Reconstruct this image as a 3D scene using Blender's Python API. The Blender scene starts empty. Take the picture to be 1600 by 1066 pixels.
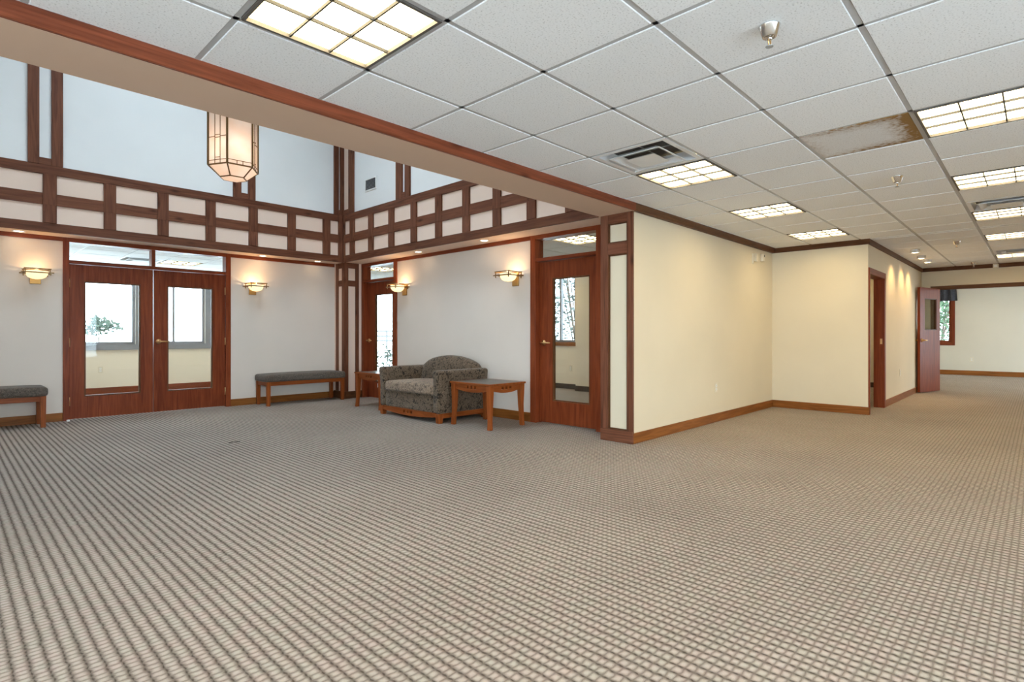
import bpy, bmesh, math, random
from mathutils import Vector, Matrix
random.seed(7)
PI = math.pi
S = bpy.context.scene
COL = S.collection

# ------------------------------------------------------------------ camera, world, exposure
cam_d = bpy.data.cameras.new('camera'); cam = bpy.data.objects.new('camera', cam_d); COL.objects.link(cam)
cam_d.sensor_width = 36.0; cam_d.lens = 860.16 / 1600 * 36; cam_d.shift_y = -9.83 / 1600
cam_d.clip_start = 0.05; cam_d.clip_end = 400
cam.location = (0, 0, 1.0786); cam.rotation_euler = (PI / 2, 0, math.radians(43.818 - 90))
S.camera = cam
W = bpy.data.worlds.new('overcast_sky'); S.world = W; W.use_nodes = True
_bg = W.node_tree.nodes.get('Background') or W.node_tree.nodes.new('ShaderNodeBackground')
_bg.inputs['Color'].default_value = (0.72, 0.86, 1.0, 1); _bg.inputs['Strength'].default_value = 8.5
S.view_settings.view_transform = 'Standard'; S.view_settings.look = 'None'
S.view_settings.gamma = 1.0; S.view_settings.use_curve_mapping = False
S.view_settings.exposure = 0.6
S.cycles.use_denoising = True
S.cycles.max_bounces = 10; S.cycles.diffuse_bounces = 6; S.cycles.transparent_max_bounces = 12
S.cycles.sample_clamp_indirect = 6.0
TROFFER_L = 8.8

# ------------------------------------------------------------------ materials
MATS = {}
def _new(name):
    m = bpy.data.materials.new(name); m.use_nodes = True
    nt = m.node_tree; b = nt.nodes.get('Principled BSDF')
    MATS[name] = m
    return m, nt, b
def N(nt, t, **kw):
    n = nt.nodes.new(t)
    for k, v in kw.items(): setattr(n, k, v)
    return n
def lk(nt, a, b): nt.links.new(a, b)
def ramp(nt, fac, stops):
    r = N(nt, 'ShaderNodeValToRGB')
    el = r.color_ramp.elements
    el[0].position, el[0].color = stops[0][0], (*stops[0][1], 1)
    el[1].position, el[1].color = stops[-1][0], (*stops[-1][1], 1)
    for p, c in stops[1:-1]:
        e = el.new(p); e.color = (*c, 1)
    lk(nt, fac, r.inputs['Fac']); return r.outputs['Color']
def math_(nt, op, a, b=None, c=None):
    n = N(nt, 'ShaderNodeMath', operation=op)
    for i, v in enumerate((a, b, c)):
        if v is None: continue
        if isinstance(v, (int, float)): n.inputs[i].default_value = v
        else: lk(nt, v, n.inputs[i])
    return n.outputs[0]
def bump(nt, b, h, s=0.2, d=0.01):
    n = N(nt, 'ShaderNodeBump'); n.inputs['Strength'].default_value = s; n.inputs['Distance'].default_value = d
    lk(nt, h, n.inputs['Height']); lk(nt, n.outputs['Normal'], b.inputs['Normal'])
def plain(name, c, rough=0.6, metal=0.0, spec=0.5):
    m, nt, b = _new(name)
    b.inputs['Base Color'].default_value = (*c, 1); b.inputs['Roughness'].default_value = rough
    b.inputs['Metallic'].default_value = metal; b.inputs['Specular IOR Level'].default_value = spec
    # faint surface variation so that nothing is perfectly flat
    tc = N(nt, 'ShaderNodeTexCoord'); no = N(nt, 'ShaderNodeTexNoise'); no.inputs['Scale'].default_value = 9
    no.inputs['Detail'].default_value = 4
    lk(nt, tc.outputs['Object'], no.inputs['Vector'])
    lk(nt, ramp(nt, no.outputs['Fac'], [(0.25, tuple(x * 0.95 for x in c)), (0.75, tuple(min(1, x * 1.03) for x in c))]), b.inputs['Base Color'])
    return m
def paint(name, c, rough=0.75):
    m, nt, b = _new(name)
    tc = N(nt, 'ShaderNodeTexCoord')
    n1 = N(nt, 'ShaderNodeTexNoise'); n1.inputs['Scale'].default_value = 1.3; n1.inputs['Detail'].default_value = 3
    n2 = N(nt, 'ShaderNodeTexNoise'); n2.inputs['Scale'].default_value = 180; n2.inputs['Detail'].default_value = 3
    lk(nt, tc.outputs['Object'], n1.inputs['Vector']); lk(nt, tc.outputs['Object'], n2.inputs['Vector'])
    lk(nt, ramp(nt, n1.outputs['Fac'], [(0.3, tuple(x * 0.97 for x in c)), (0.7, tuple(min(1, x * 1.02) for x in c))]), b.inputs['Base Color'])
    b.inputs['Roughness'].default_value = rough; b.inputs['Specular IOR Level'].default_value = 0.25
    bump(nt, b, n2.outputs['Fac'], 0.06, 0.002)
    return m
def wood(name, dark, light, axis, rough=0.42, knots=False):
    m, nt, b = _new(name)
    tc = N(nt, 'ShaderNodeTexCoord'); oi = N(nt, 'ShaderNodeObjectInfo')
    off = N(nt, 'ShaderNodeVectorMath', operation='SCALE'); lk(nt, tc.outputs['Object'], off.inputs[0]); off.inputs['Scale'].default_value = 1.0
    add = N(nt, 'ShaderNodeVectorMath', operation='ADD'); lk(nt, off.outputs[0], add.inputs[0])
    cb = N(nt, 'ShaderNodeCombineXYZ'); r7 = math_(nt, 'MULTIPLY', oi.outputs['Random'], 37.0)
    for k in range(3): lk(nt, r7, cb.inputs[k])
    lk(nt, cb.outputs[0], add.inputs[1])
    mp = N(nt, 'ShaderNodeMapping'); sc = [16.0, 16.0, 16.0]; sc[axis] = 1.1
    mp.inputs['Scale'].default_value = sc; lk(nt, add.outputs[0], mp.inputs['Vector'])
    n1 = N(nt, 'ShaderNodeTexNoise'); n1.inputs['Scale'].default_value = 1.6; n1.inputs['Detail'].default_value = 6; n1.inputs['Distortion'].default_value = 1.2
    lk(nt, mp.outputs[0], n1.inputs['Vector'])
    mp2 = N(nt, 'ShaderNodeMapping'); sc2 = [150.0] * 3; sc2[axis] = 3.0
    mp2.inputs['Scale'].default_value = sc2; lk(nt, add.outputs[0], mp2.inputs['Vector'])
    n2 = N(nt, 'ShaderNodeTexNoise'); n2.inputs['Scale'].default_value = 1.0; n2.inputs['Detail'].default_value = 3
    lk(nt, mp2.outputs[0], n2.inputs['Vector'])
    f = math_(nt, 'ADD', math_(nt, 'MULTIPLY', n1.outputs['Fac'], 0.72), math_(nt, 'MULTIPLY', n2.outputs['Fac'], 0.28))
    f = math_(nt, 'ADD', f, math_(nt, 'MULTIPLY', math_(nt, 'SUBTRACT', oi.outputs['Random'], 0.5), 0.10))
    mid = tuple((a + c) / 2 for a, c in zip(dark, light))
    colr = ramp(nt, f, [(0.32, dark), (0.5, mid), (0.68, light)])
    if knots:
        vo = N(nt, 'ShaderNodeTexVoronoi'); vo.inputs['Scale'].default_value = 1.0
        mp3 = N(nt, 'ShaderNodeMapping'); sc3 = [7.0] * 3; sc3[axis] = 2.6
        mp3.inputs['Scale'].default_value = sc3; lk(nt, add.outputs[0], mp3.inputs['Vector']); lk(nt, mp3.outputs[0], vo.inputs['Vector'])
        kf = math_(nt, 'SMOOTH_MIN', math_(nt, 'MULTIPLY', vo.outputs['Distance'], 5.0), 1.0, 0.3)
        mx = N(nt, 'ShaderNodeMix', data_type='RGBA'); lk(nt, kf, mx.inputs[0])
        mx.inputs[6].default_value = (dark[0] * .45, dark[1] * .45, dark[2] * .45, 1); lk(nt, colr, mx.inputs[7]); colr = mx.outputs[2]
    lk(nt, colr, b.inputs['Base Color'])
    b.inputs['Roughness'].default_value = rough; b.inputs['Specular IOR Level'].default_value = 0.15
    bump(nt, b, f, 0.12, 0.004)
    return m
def emit(name, c, s):
    m, nt, b = _new(name)
    b.inputs['Base Color'].default_value = (*c, 1); b.inputs['Emission Color'].default_value = (*c, 1)
    b.inputs['Emission Strength'].default_value = s; b.inputs['Roughness'].default_value = 0.5
    return m

paint('paint_hall', (0.70, 0.615, 0.465)); paint('paint_atrium_daylit', (0.71, 0.62, 0.545)); paint('paint_upper_daylit', (0.80, 0.80, 0.79))  # atrium and upper tones: the hall cream with cool daylight put into the colour
paint('paint_panel', (0.78, 0.60, 0.49)); paint('paint_soffit', (0.63, 0.455, 0.335)); paint('paint_far', (0.69, 0.65, 0.56)); paint('paint_office', (0.85, 0.77, 0.65))
for k, ax in enumerate('xyz'):
    wood('timber_' + ax, (0.082, 0.028, 0.015), (0.20, 0.074, 0.040), k, 0.5, True)     # knotty trim
    wood('mahogany_' + ax, (0.135, 0.025, 0.008), (0.265, 0.058, 0.019), k, 0.36)             # doors and casings
    wood('oak_' + ax, (0.16, 0.050, 0.010), (0.32, 0.115, 0.026), k, 0.42)                # baseboards
    wood('cherry_' + ax, (0.17, 0.038, 0.008), (0.33, 0.086, 0.020), k, 0.36)             # furniture
    wood('cedar_' + ax, (0.10, 0.024, 0.011), (0.25, 0.066, 0.029), k, 0.4, True)          # beam board
    wood('walnut_' + ax, (0.065, 0.026, 0.011), (0.15, 0.062, 0.025), k, 0.45)            # crown
plain('white_metal', (0.72, 0.73, 0.74), 0.45); plain('grid_metal', (0.46, 0.47, 0.48), 0.5); plain('ivory', (0.74, 0.67, 0.54), 0.45)
plain('white_plastic', (0.84, 0.84, 0.82), 0.4); plain('dark_slot', (0.03, 0.03, 0.03), 0.6)
plain('brass', (0.80, 0.52, 0.24), 0.28, 1.0); plain('bronze', (0.20, 0.115, 0.045), 0.42, 0.85); plain('gold_plate', (0.46, 0.26, 0.085), 0.4, 0.7)
plain('chrome', (0.75, 0.75, 0.74), 0.18, 1.0); plain('steel_grey', (0.36, 0.38, 0.40), 0.4, 0.5); plain('duct_dark', (0.05, 0.05, 0.055), 0.7)
plain('window_frame_grey', (0.24, 0.25, 0.29), 0.5); plain('troffer_edge', (0.10, 0.09, 0.08), 0.5); plain('table_top', (0.12, 0.105, 0.09), 0.35)
plain('asphalt', (0.74, 0.75, 0.76), 0.9); plain('bark', (0.10, 0.07, 0.05), 0.9); plain('pale_siding', (0.10, 0.10, 0.105), 0.8)
plain('twig', (0.05, 0.035, 0.03), 0.8); plain('dark_base', (0.045, 0.03, 0.022), 0.5); plain('louver', (0.03, 0.03, 0.03), 0.6)

emit('troffer_light', (1.0, 0.81, 0.47), TROFFER_L)
emit('bowl_glass', (1.0, 0.80, 0.46), 0.7); emit('sconce_bulb', (1.0, 0.78, 0.48), 3.0)
emit('downlight_bulb', (1.0, 0.80, 0.52), 12.0)
# carpet: looped cells in a grid
m, nt, b = _new('carpet')
tc = N(nt, 'ShaderNodeTexCoord'); sp = N(nt, 'ShaderNodeSeparateXYZ')
wn = N(nt, 'ShaderNodeTexNoise'); wn.inputs['Scale'].default_value = 30; wn.inputs['Detail'].default_value = 2
lk(nt, tc.outputs['Object'], wn.inputs['Vector'])
wsc = N(nt, 'ShaderNodeVectorMath', operation='MULTIPLY_ADD'); lk(nt, wn.outputs['Color'], wsc.inputs[0]); wsc.inputs[1].default_value = (0.016, 0.014, 0); lk(nt, tc.outputs['Object'], wsc.inputs[2])
lk(nt, wsc.outputs[0], sp.inputs[0])
ua = math_(nt, 'ABSOLUTE', math_(nt, 'SINE', math_(nt, 'MULTIPLY', sp.outputs['X'], PI / 0.043)))
vb = math_(nt, 'ABSOLUTE', math_(nt, 'SINE', math_(nt, 'MULTIPLY', sp.outputs['Y'], PI / 0.0288)))
na = math_(nt, 'SUBTRACT', 1.0, ua); nb = math_(nt, 'SUBTRACT', 1.0, vb)
dk = math_(nt, 'ADD', math_(nt, 'MULTIPLY', math_(nt, 'POWER', na, 1.35), math_(nt, 'MULTIPLY_ADD', vb, 0.90, 0.16)), math_(nt, 'MULTIPLY', math_(nt, 'POWER', nb, 1.4), 0.56))
dk = math_(nt, 'MINIMUM', dk, 1.0)
fz = N(nt, 'ShaderNodeTexNoise'); fz.inputs['Scale'].default_value = 420; fz.inputs['Detail'].default_value = 3; lk(nt, tc.outputs['Object'], fz.inputs['Vector'])
lo = N(nt, 'ShaderNodeTexNoise'); lo.inputs['Scale'].default_value = 0.9; lo.inputs['Detail'].default_value = 4; lk(nt, tc.outputs['Object'], lo.inputs['Vector'])
dk2 = math_(nt, 'ADD', dk, math_(nt, 'MULTIPLY', math_(nt, 'SUBTRACT', fz.outputs['Fac'], 0.5), 0.8))
colr = ramp(nt, dk2, [(0.0, (0.55, 0.48, 0.43)), (0.4, (0.33, 0.28, 0.245)), (0.95, (0.09, 0.072, 0.060))])
mx = N(nt, 'ShaderNodeMix', data_type='RGBA', blend_type='MULTIPLY'); mx.inputs[0].default_value = 1.0
lk(nt, colr, mx.inputs[6]); lk(nt, ramp(nt, lo.outputs['Fac'], [(0.3, (0.86, 0.85, 0.86)), (0.7, (1.0, 1.0, 1.0))]), mx.inputs[7])
tn = N(nt, 'ShaderNodeTexNoise'); tn.inputs['Scale'].default_value = 14; tn.inputs['Detail'].default_value = 2; lk(nt, tc.outputs['Object'], tn.inputs['Vector'])
mt = N(nt, 'ShaderNodeMix', data_type='RGBA', blend_type='MULTIPLY'); mt.inputs[0].default_value = 1.0
lk(nt, mx.outputs[2], mt.inputs[6]); lk(nt, ramp(nt, tn.outputs['Fac'], [(0.35, (1.0, 0.94, 0.93)), (0.65, (0.95, 0.98, 0.94))]), mt.inputs[7])
lk(nt, mt.outputs[2], b.inputs['Base Color']); b.inputs['Roughness'].default_value = 0.95; b.inputs['Specular IOR Level'].default_value = 0.1
bump(nt, b, math_(nt, 'SUBTRACT', 1.0, dk2), 0.7, 0.006)
# ceiling tile, fine pin holes
def tile_mat(name, stained):
    m, nt, b = _new(name)
    tc = N(nt, 'ShaderNodeTexCoord'); oi = N(nt, 'ShaderNodeObjectInfo')
    cb = N(nt, 'ShaderNodeCombineXYZ'); r7 = math_(nt, 'MULTIPLY', oi.outputs['Random'], 53.0)
    lk(nt, r7, cb.inputs[0]); lk(nt, r7, cb.inputs[1])
    add = N(nt, 'ShaderNodeVectorMath', operation='ADD'); lk(nt, tc.outputs['Object'], add.inputs[0]); lk(nt, cb.outputs[0], add.inputs[1])
    n1 = N(nt, 'ShaderNodeTexNoise'); n1.inputs['Scale'].default_value = 120; n1.inputs['Detail'].default_value = 4; lk(nt, add.outputs[0], n1.inputs['Vector'])
    base = (0.88, 0.90, 0.915)
    colr = ramp(nt, n1.outputs['Fac'], [(0.30, tuple(x * 0.62 for x in base)), (0.42, tuple(x * 0.95 for x in base)), (0.7, base)])
    tint = N(nt, 'ShaderNodeMix', data_type='RGBA', blend_type='MULTIPLY'); tint.inputs[0].default_value = 1.0
    lk(nt, colr, tint.inputs[6]); lk(nt, ramp(nt, oi.outputs['Random'], [(0.0, (0.95, 0.95, 0.95)), (1.0, (1, 1, 1))]), tint.inputs[7]); colr = tint.outputs[2]
    if stained:
        sp = N(nt, 'ShaderNodeSeparateXYZ'); lk(nt, tc.outputs['Object'], sp.inputs[0])
        n2 = N(nt, 'ShaderNodeTexNoise'); n2.inputs['Scale'].default_value = 6; n2.inputs['Detail'].default_value = 6; lk(nt, tc.outputs['Object'], n2.inputs['Vector'])
        w = math_(nt, 'MULTIPLY', math_(nt, 'SUBTRACT', n2.outputs['Fac'], 0.5), 0.24)
        ex = math_(nt, 'MAXIMUM', math_(nt, 'ABSOLUTE', sp.outputs['X']), math_(nt, 'ABSOLUTE', math_(nt, 'ADD', sp.outputs['Y'], -0.02)))
        e = math_(nt, 'ADD', math_(nt, 'MULTIPLY', ex, 2.4), w)
        yy = math_(nt, 'MULTIPLY', sp.outputs['Y'], -0.35)
        e = math_(nt, 'ADD', e, yy)
        n3 = N(nt, 'ShaderNodeTexNoise'); n3.inputs['Scale'].default_value = 34; n3.inputs['Detail'].default_value = 5; lk(nt, tc.outputs['Object'], n3.inputs['Vector'])
        e = math_(nt, 'ADD', e, math_(nt, 'MULTIPLY', math_(nt, 'SUBTRACT', n3.outputs['Fac'], 0.5), 0.5))
        mx = N(nt, 'ShaderNodeMix', data_type='RGBA'); lk(nt, ramp(nt, e, [(0.38, (0.20,) * 3), (0.56, (0.42,) * 3), (0.74, (1, 1, 1))]), mx.inputs[0])
        lk(nt, colr, mx.inputs[6]); mx.inputs[7].default_value = (0.26, 0.15, 0.055, 1); colr = mx.outputs[2]
    lk(nt, colr, b.inputs['Base Color']); b.inputs['Roughness'].default_value = 0.9; b.inputs['Specular IOR Level'].default_value = 0.1
    bump(nt, b, n1.outputs['Fac'], 0.25, 0.002)
    return m
tile_mat('ceiling_tile', False); tile_mat('stained_tile', True)
def fabric(name, stops, scale, fine, rough=0.9):
    m, nt, b = _new(name)
    tc = N(nt, 'ShaderNodeTexCoord')
    n1 = N(nt, 'ShaderNodeTexNoise'); n1.inputs['Scale'].default_value = scale; n1.inputs['Detail'].default_value = 5; n1.inputs['Distortion'].default_value = 1.6
    n2 = N(nt, 'ShaderNodeTexNoise'); n2.inputs['Scale'].default_value = fine; n2.inputs['Detail'].default_value = 3
    lk(nt, tc.outputs['Object'], n1.inputs['Vector']); lk(nt, tc.outputs['Object'], n2.inputs['Vector'])
    f = math_(nt, 'ADD', math_(nt, 'MULTIPLY', n1.outputs['Fac'], 0.75), math_(nt, 'MULTIPLY', n2.outputs['Fac'], 0.25))
    lk(nt, ramp(nt, f, stops), b.inputs['Base Color']); b.inputs['Roughness'].default_value = rough
    b.inputs['Specular IOR Level'].default_value = 0.15; b.inputs['Sheen Weight'].default_value = 0.15
    bump(nt, b, n2.outputs['Fac'], 0.3, 0.003)
    return m
fabric('upholstery', [(0.38, (0.016, 0.012, 0.009)), (0.46, (0.07, 0.046, 0.029)), (0.52, (0.21, 0.148, 0.098)), (0.57, (0.045, 0.032, 0.023)), (0.66, (0.24, 0.165, 0.11))], 21, 300)
fabric('seat_upholstery', [(0.36, (0.06, 0.045, 0.033)), (0.46, (0.18, 0.125, 0.088)), (0.53, (0.40, 0.29, 0.205)), (0.58, (0.16, 0.11, 0.08)), (0.68, (0.44, 0.33, 0.24))], 26, 300)
fabric('bench_fabric', [(0.35, (0.034, 0.027, 0.022)), (0.5, (0.095, 0.076, 0.062)), (0.66, (0.20, 0.16, 0.13))], 70, 500)
fabric('valance_cloth', [(0.35, (0.045, 0.045, 0.055)), (0.65, (0.10, 0.10, 0.12))], 40, 300)
fabric('leaf_green', [(0.3, (0.025, 0.06, 0.022)), (0.7, (0.07, 0.12, 0.055))], 3, 20, 0.6)
fabric('leaf_silver', [(0.3, (0.03, 0.045, 0.04)), (0.7, (0.09, 0.11, 0.10))], 3, 20, 0.6)
fabric('leaf_dark', [(0.3, (0.012, 0.025, 0.015)), (0.7, (0.04, 0.06, 0.04))], 3, 20, 0.6)
# clear window glass: fresnel mix of see-through and mirror
m, nt, b = _new('clear_glass'); nt.nodes.remove(b); out = nt.nodes['Material Output']
tr = N(nt, 'ShaderNodeBsdfTransparent'); tr.inputs['Color'].default_value = (0.95, 0.97, 0.96, 1)
gl = N(nt, 'ShaderNodeBsdfGlossy'); gl.inputs['Roughness'].default_value = 0.02
lw = N(nt, 'ShaderNodeLayerWeight'); lw.inputs['Blend'].default_value = 0.5; ms = N(nt, 'ShaderNodeMixShader')
lk(nt, math_(nt, 'MULTIPLY_ADD', math_(nt, 'POWER', lw.outputs['Facing'], 5.0), 0.75, 0.03), ms.inputs[0]); lk(nt, tr.outputs[0], ms.inputs[1]); lk(nt, gl.outputs[0], ms.inputs[2]); lk(nt, ms.outputs[0], out.inputs['Surface'])
# opal art glass of the lantern
m, nt, b = _new('opal_glass'); out = nt.nodes['Material Output']
b.inputs['Base Color'].default_value = (0.86, 0.82, 0.78, 1); b.inputs['Roughness'].default_value = 0.3
tl = N(nt, 'ShaderNodeBsdfTranslucent'); ms = N(nt, 'ShaderNodeMixShader'); ms.inputs[0].default_value = 0.55
no = N(nt, 'ShaderNodeTexNoise'); no.inputs['Scale'].default_value = 6; tc = N(nt, 'ShaderNodeTexCoord'); lk(nt, tc.outputs['Object'], no.inputs['Vector'])
lk(nt, ramp(nt, no.outputs['Fac'], [(0.3, (0.92, 0.80, 0.70)), (0.7, (0.98, 0.95, 0.93))]), tl.inputs['Color'])
lk(nt, b.outputs[0], ms.inputs[1]); lk(nt, tl.outputs[0], ms.inputs[2]); lk(nt, ms.outputs[0], out.inputs['Surface'])

# ------------------------------------------------------------------ mesh helpers
class MB:
    def __init__(s): s.v = []; s.f = []
    def _add(s, vs, fs):
        o = len(s.v); s.v += [tuple(p) for p in vs]; s.f += [tuple(o + i for i in f) for f in fs]; return s
    def box(s, x0, x1, y0, y1, z0, z1):
        return s._add([(x0, y0, z0), (x1, y0, z0), (x1, y1, z0), (x0, y1, z0), (x0, y0, z1), (x1, y0, z1), (x1, y1, z1), (x0, y1, z1)],
                      [(3, 2, 1, 0), (4, 5, 6, 7), (0, 1, 5, 4), (1, 2, 6, 5), (2, 3, 7, 6), (3, 0, 4, 7)])
    def hexa(s, lo, hi):      # two quads, bottom and top, counter-clockwise seen from above
        return s._add(list(lo) + list(hi), [(3, 2, 1, 0), (4, 5, 6, 7), (0, 1, 5, 4), (1, 2, 6, 5), (2, 3, 7, 6), (3, 0, 4, 7)])
    def prism(s, poly, axis, a, b_):   # poly in the two other axes (cyclic order), extruded along axis
        n = len(poly); vs = []
        for t in (a, b_):
            for p in poly:
                vs.append({0: (t, p[0], p[1]), 1: (p[1], t, p[0]), 2: (p[0], p[1], t)}[axis])
        return s._add(vs, [tuple(reversed(range(n))), tuple(range(n, 2 * n))] + [(i, (i + 1) % n, n + (i + 1) % n, n + i) for i in range(n)])
    def lathe(s, prof, n=20, c=(0, 0, 0), cap=True, rot=0.0):
        vs = []
        for r, z in prof:
            for k in range(n):
                a = rot + 2 * PI * k / n; vs.append((c[0] + r * math.cos(a), c[1] + r * math.sin(a), c[2] + z))
        fs = [(i * n + k, i * n + (k + 1) % n, (i + 1) * n + (k + 1) % n, (i + 1) * n + k) for i in range(len(prof) - 1) for k in range(n)]
        if cap: fs += [tuple(reversed(range(n))), tuple(range((len(prof) - 1) * n, len(prof) * n))]
        return s._add(vs, fs)
    def tube(s, pts, r, n=8):
        pts = [Vector(p) for p in pts]; rs = r if isinstance(r, (list, tuple)) else [r] * len(pts); vs = []
        for i, p in enumerate(pts):
            d = (pts[min(i + 1, len(pts) - 1)] - pts[max(i - 1, 0)]).normalized()
            u = d.orthogonal().normalized(); w = d.cross(u)
            if i: 
                u = (pu - d * pu.dot(d)).normalized(); w = d.cross(u)
            pu = u
            for k in range(n):
                a = 2 * PI * k / n; vs.append(p + (u * math.cos(a) + w * math.sin(a)) * rs[i])
        m_ = len(pts)
        fs = [(i * n + k, i * n + (k + 1) % n, (i + 1) * n + (k + 1) % n, (i + 1) * n + k) for i in range(m_ - 1) for k in range(n)]
        return s._add(vs, fs + [tuple(reversed(range(n))), tuple(range((m_ - 1) * n, m_ * n))])
    def bar(s, p, q, w, h=None):       # square bar between two points
        p, q = Vector(p), Vector(q); d = (q - p).normalized(); h = h or w
        u = d.cross(Vector((0, 0, 1)));  u = u.normalized() if u.length > 1e-4 else Vector((1, 0, 0)); v = u.cross(d)
        c = [(-1, -1), (1, -1), (1, 1), (-1, 1)]
        vs = [t + u * (a * w / 2) + v * (b_ * h / 2) for t in (p, q) for a, b_ in c]
        return s._add(vs, [(3, 2, 1, 0), (4, 5, 6, 7), (0, 1, 5, 4), (1, 2, 6, 5), (2, 3, 7, 6), (3, 0, 4, 7)])
    def rbox(s, x0, x1, y0, y1, z0, z1, r, deform=None, k=4, mseg=6):
        c = Vector(((x0 + x1) / 2, (y0 + y1) / 2, (z0 + z1) / 2)); hf = Vector(((x1 - x0) / 2, (y1 - y0) / 2, (z1 - z0) / 2))
        r = min(r, hf.x, hf.y, hf.z)
        def ax(hh):
            a = [-hh + r * (1 - math.cos(PI / 2 * i / k)) for i in range(k)]
            inner = [-(hh - r) + 2 * (hh - r) * i / mseg for i in range(mseg + 1)]
            L = a + inner + [-t for t in reversed(a)]
            o = []
            for t in L:
                if not o or t - o[-1] > 1e-6: o.append(t)
            return o
        A = [ax(hf.x), ax(hf.y), ax(hf.z)]; idx = {}; vs = []; fs = []
        def vid(i, j, l):
            key = (i, j, l)
            if key not in idx:
                p = Vector((A[0][i], A[1][j], A[2][l])); inn = Vector([max(-(hf[t] - r), min(hf[t] - r, p[t])) for t in range(3)])
                d = p - inn; q = inn + d.normalized() * r if d.length > 1e-9 else p
                q = q + c
                if deform: q = Vector(deform(q.x, q.y, q.z))
                idx[key] = len(vs); vs.append(q)
            return idx[key]
        n = [len(a) - 1 for a in A]
        for i in range(n[0]):
            for j in range(n[1]):
                fs.append((vid(i, j, 0), vid(i, j + 1, 0), vid(i + 1, j + 1, 0), vid(i + 1, j, 0)))
                fs.append((vid(i, j, n[2]), vid(i + 1, j, n[2]), vid(i + 1, j + 1, n[2]), vid(i, j + 1, n[2])))
        for i in range(n[0]):
            for l in range(n[2]):
                fs.append((vid(i, 0, l), vid(i + 1, 0, l), vid(i + 1, 0, l + 1), vid(i, 0, l + 1)))
                fs.append((vid(i, n[1], l), vid(i, n[1], l + 1), vid(i + 1, n[1], l + 1), vid(i + 1, n[1], l)))
        for j in range(n[1]):
            for l in range(n[2]):
                fs.append((vid(0, j, l), vid(0, j, l + 1), vid(0, j + 1, l + 1), vid(0, j + 1, l)))
                fs.append((vid(n[0], j, l), vid(n[0], j + 1, l), vid(n[0], j + 1, l + 1), vid(n[0], j, l + 1)))
        return s._add(vs, fs)
    def mesh(s, name, mat, smooth=False, bev=0.0, seg=1, fix=False):
        me = bpy.data.meshes.new(name); me.from_pydata(s.v, [], s.f); me.update()
        if bev or fix:
            bm = bmesh.new(); bm.from_mesh(me)
            if fix: bmesh.ops.recalc_face_normals(bm, faces=bm.faces)
            if bev: bmesh.ops.bevel(bm, geom=[e for e in bm.edges], offset=bev, segments=seg, affect='EDGES', clamp_overlap=True)
            bm.to_mesh(me); bm.free()
        me.materials.append(MATS[mat])
        if smooth:
            for p in me.polygons: p.use_smooth = True
        return me
    def build(s, name, mat, parent=None, loc=(0, 0, 0), rz=0.0, **kw):
        return link(name, s.mesh(name, mat, **kw), parent, loc, rz)
def link(name, me, parent=None, loc=(0, 0, 0), rz=0.0):
    o = bpy.data.objects.new(name, me); COL.objects.link(o); o.location = loc; o.rotation_euler = (0, 0, rz)
    if parent: o.parent = parent
    return o
def B(*a): return MB().box(*a)
def empty(name, loc=(0, 0, 0), rz=0.0):
    o = bpy.data.objects.new(name, None); COL.objects.link(o); o.location = loc; o.rotation_euler = (0, 0, rz)
    o.empty_display_size = 0.1
    return o
def tag(o, label, cat, group=None):
    o['label'] = label; o['category'] = cat
    if group: o['group'] = group
    return o
def struct(o, label=None):
    o['kind'] = 'structure'
    if label: o['label'] = label
    return o
def dup(root, loc, rz=0.0):
    r = root.copy(); COL.objects.link(r); r.location = loc; r.rotation_euler = (0, 0, rz)
    for ch in list(root.children):
        c = ch.copy(); COL.objects.link(c); c.parent = r
        for g in ch.children:
            d = g.copy(); COL.objects.link(d); d.parent = c
    return r
def lamp(name, kind, parent, loc, energy, color, radius=0.03, rot=None, spot=None, blend=0.5):
    d = bpy.data.lights.new(name, kind); d.energy = energy; d.color = color; d.shadow_soft_size = radius
    if spot: d.spot_size = spot; d.spot_blend = blend
    o = bpy.data.objects.new(name, d); COL.objects.link(o); o.location = loc; o.parent = parent
    if rot: o.rotation_euler = rot
    return o

# ------------------------------------------------------------------ key dimensions (metres)
ZC, ZS = 2.375, 2.296            # drop ceiling, soffit underside
P, GX, GY = 0.6096, 2.0607, 1.7614
CX, SX = 4.714, 5.08             # face of the upper side wall, face of the lower side wall
FY, WY = 8.45, 8.81              # same for the front
BN, BF = 2.88, 3.28              # near and far face of the beam
COLX, YW = 4.735, 2.90           # panelled pier face, long wall of the hall
RX, HY = 8.656, 1.67             # return wall, hallway wall
HX = 13.28                       # header wall at the end of the hallway
XL, YB = -3.43, -3.12            # unseen left and back walls
ATL = -0.59                      # left face of the atrium
ZT = 5.6                         # atrium top
ex_y = 12.2

# ------------------------------------------------------------------ floor and ground
struct(B(XL - 0.13, 19.2, YB - 0.13, ex_y + 0.15, -0.12, 0).build('floor', 'carpet'), 'looped carpet with small pale cells in rows')
struct(B(-90, 120, -60, 140, -0.3, -0.14).build('ground', 'asphalt'), 'pale paved ground outside the windows')

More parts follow.
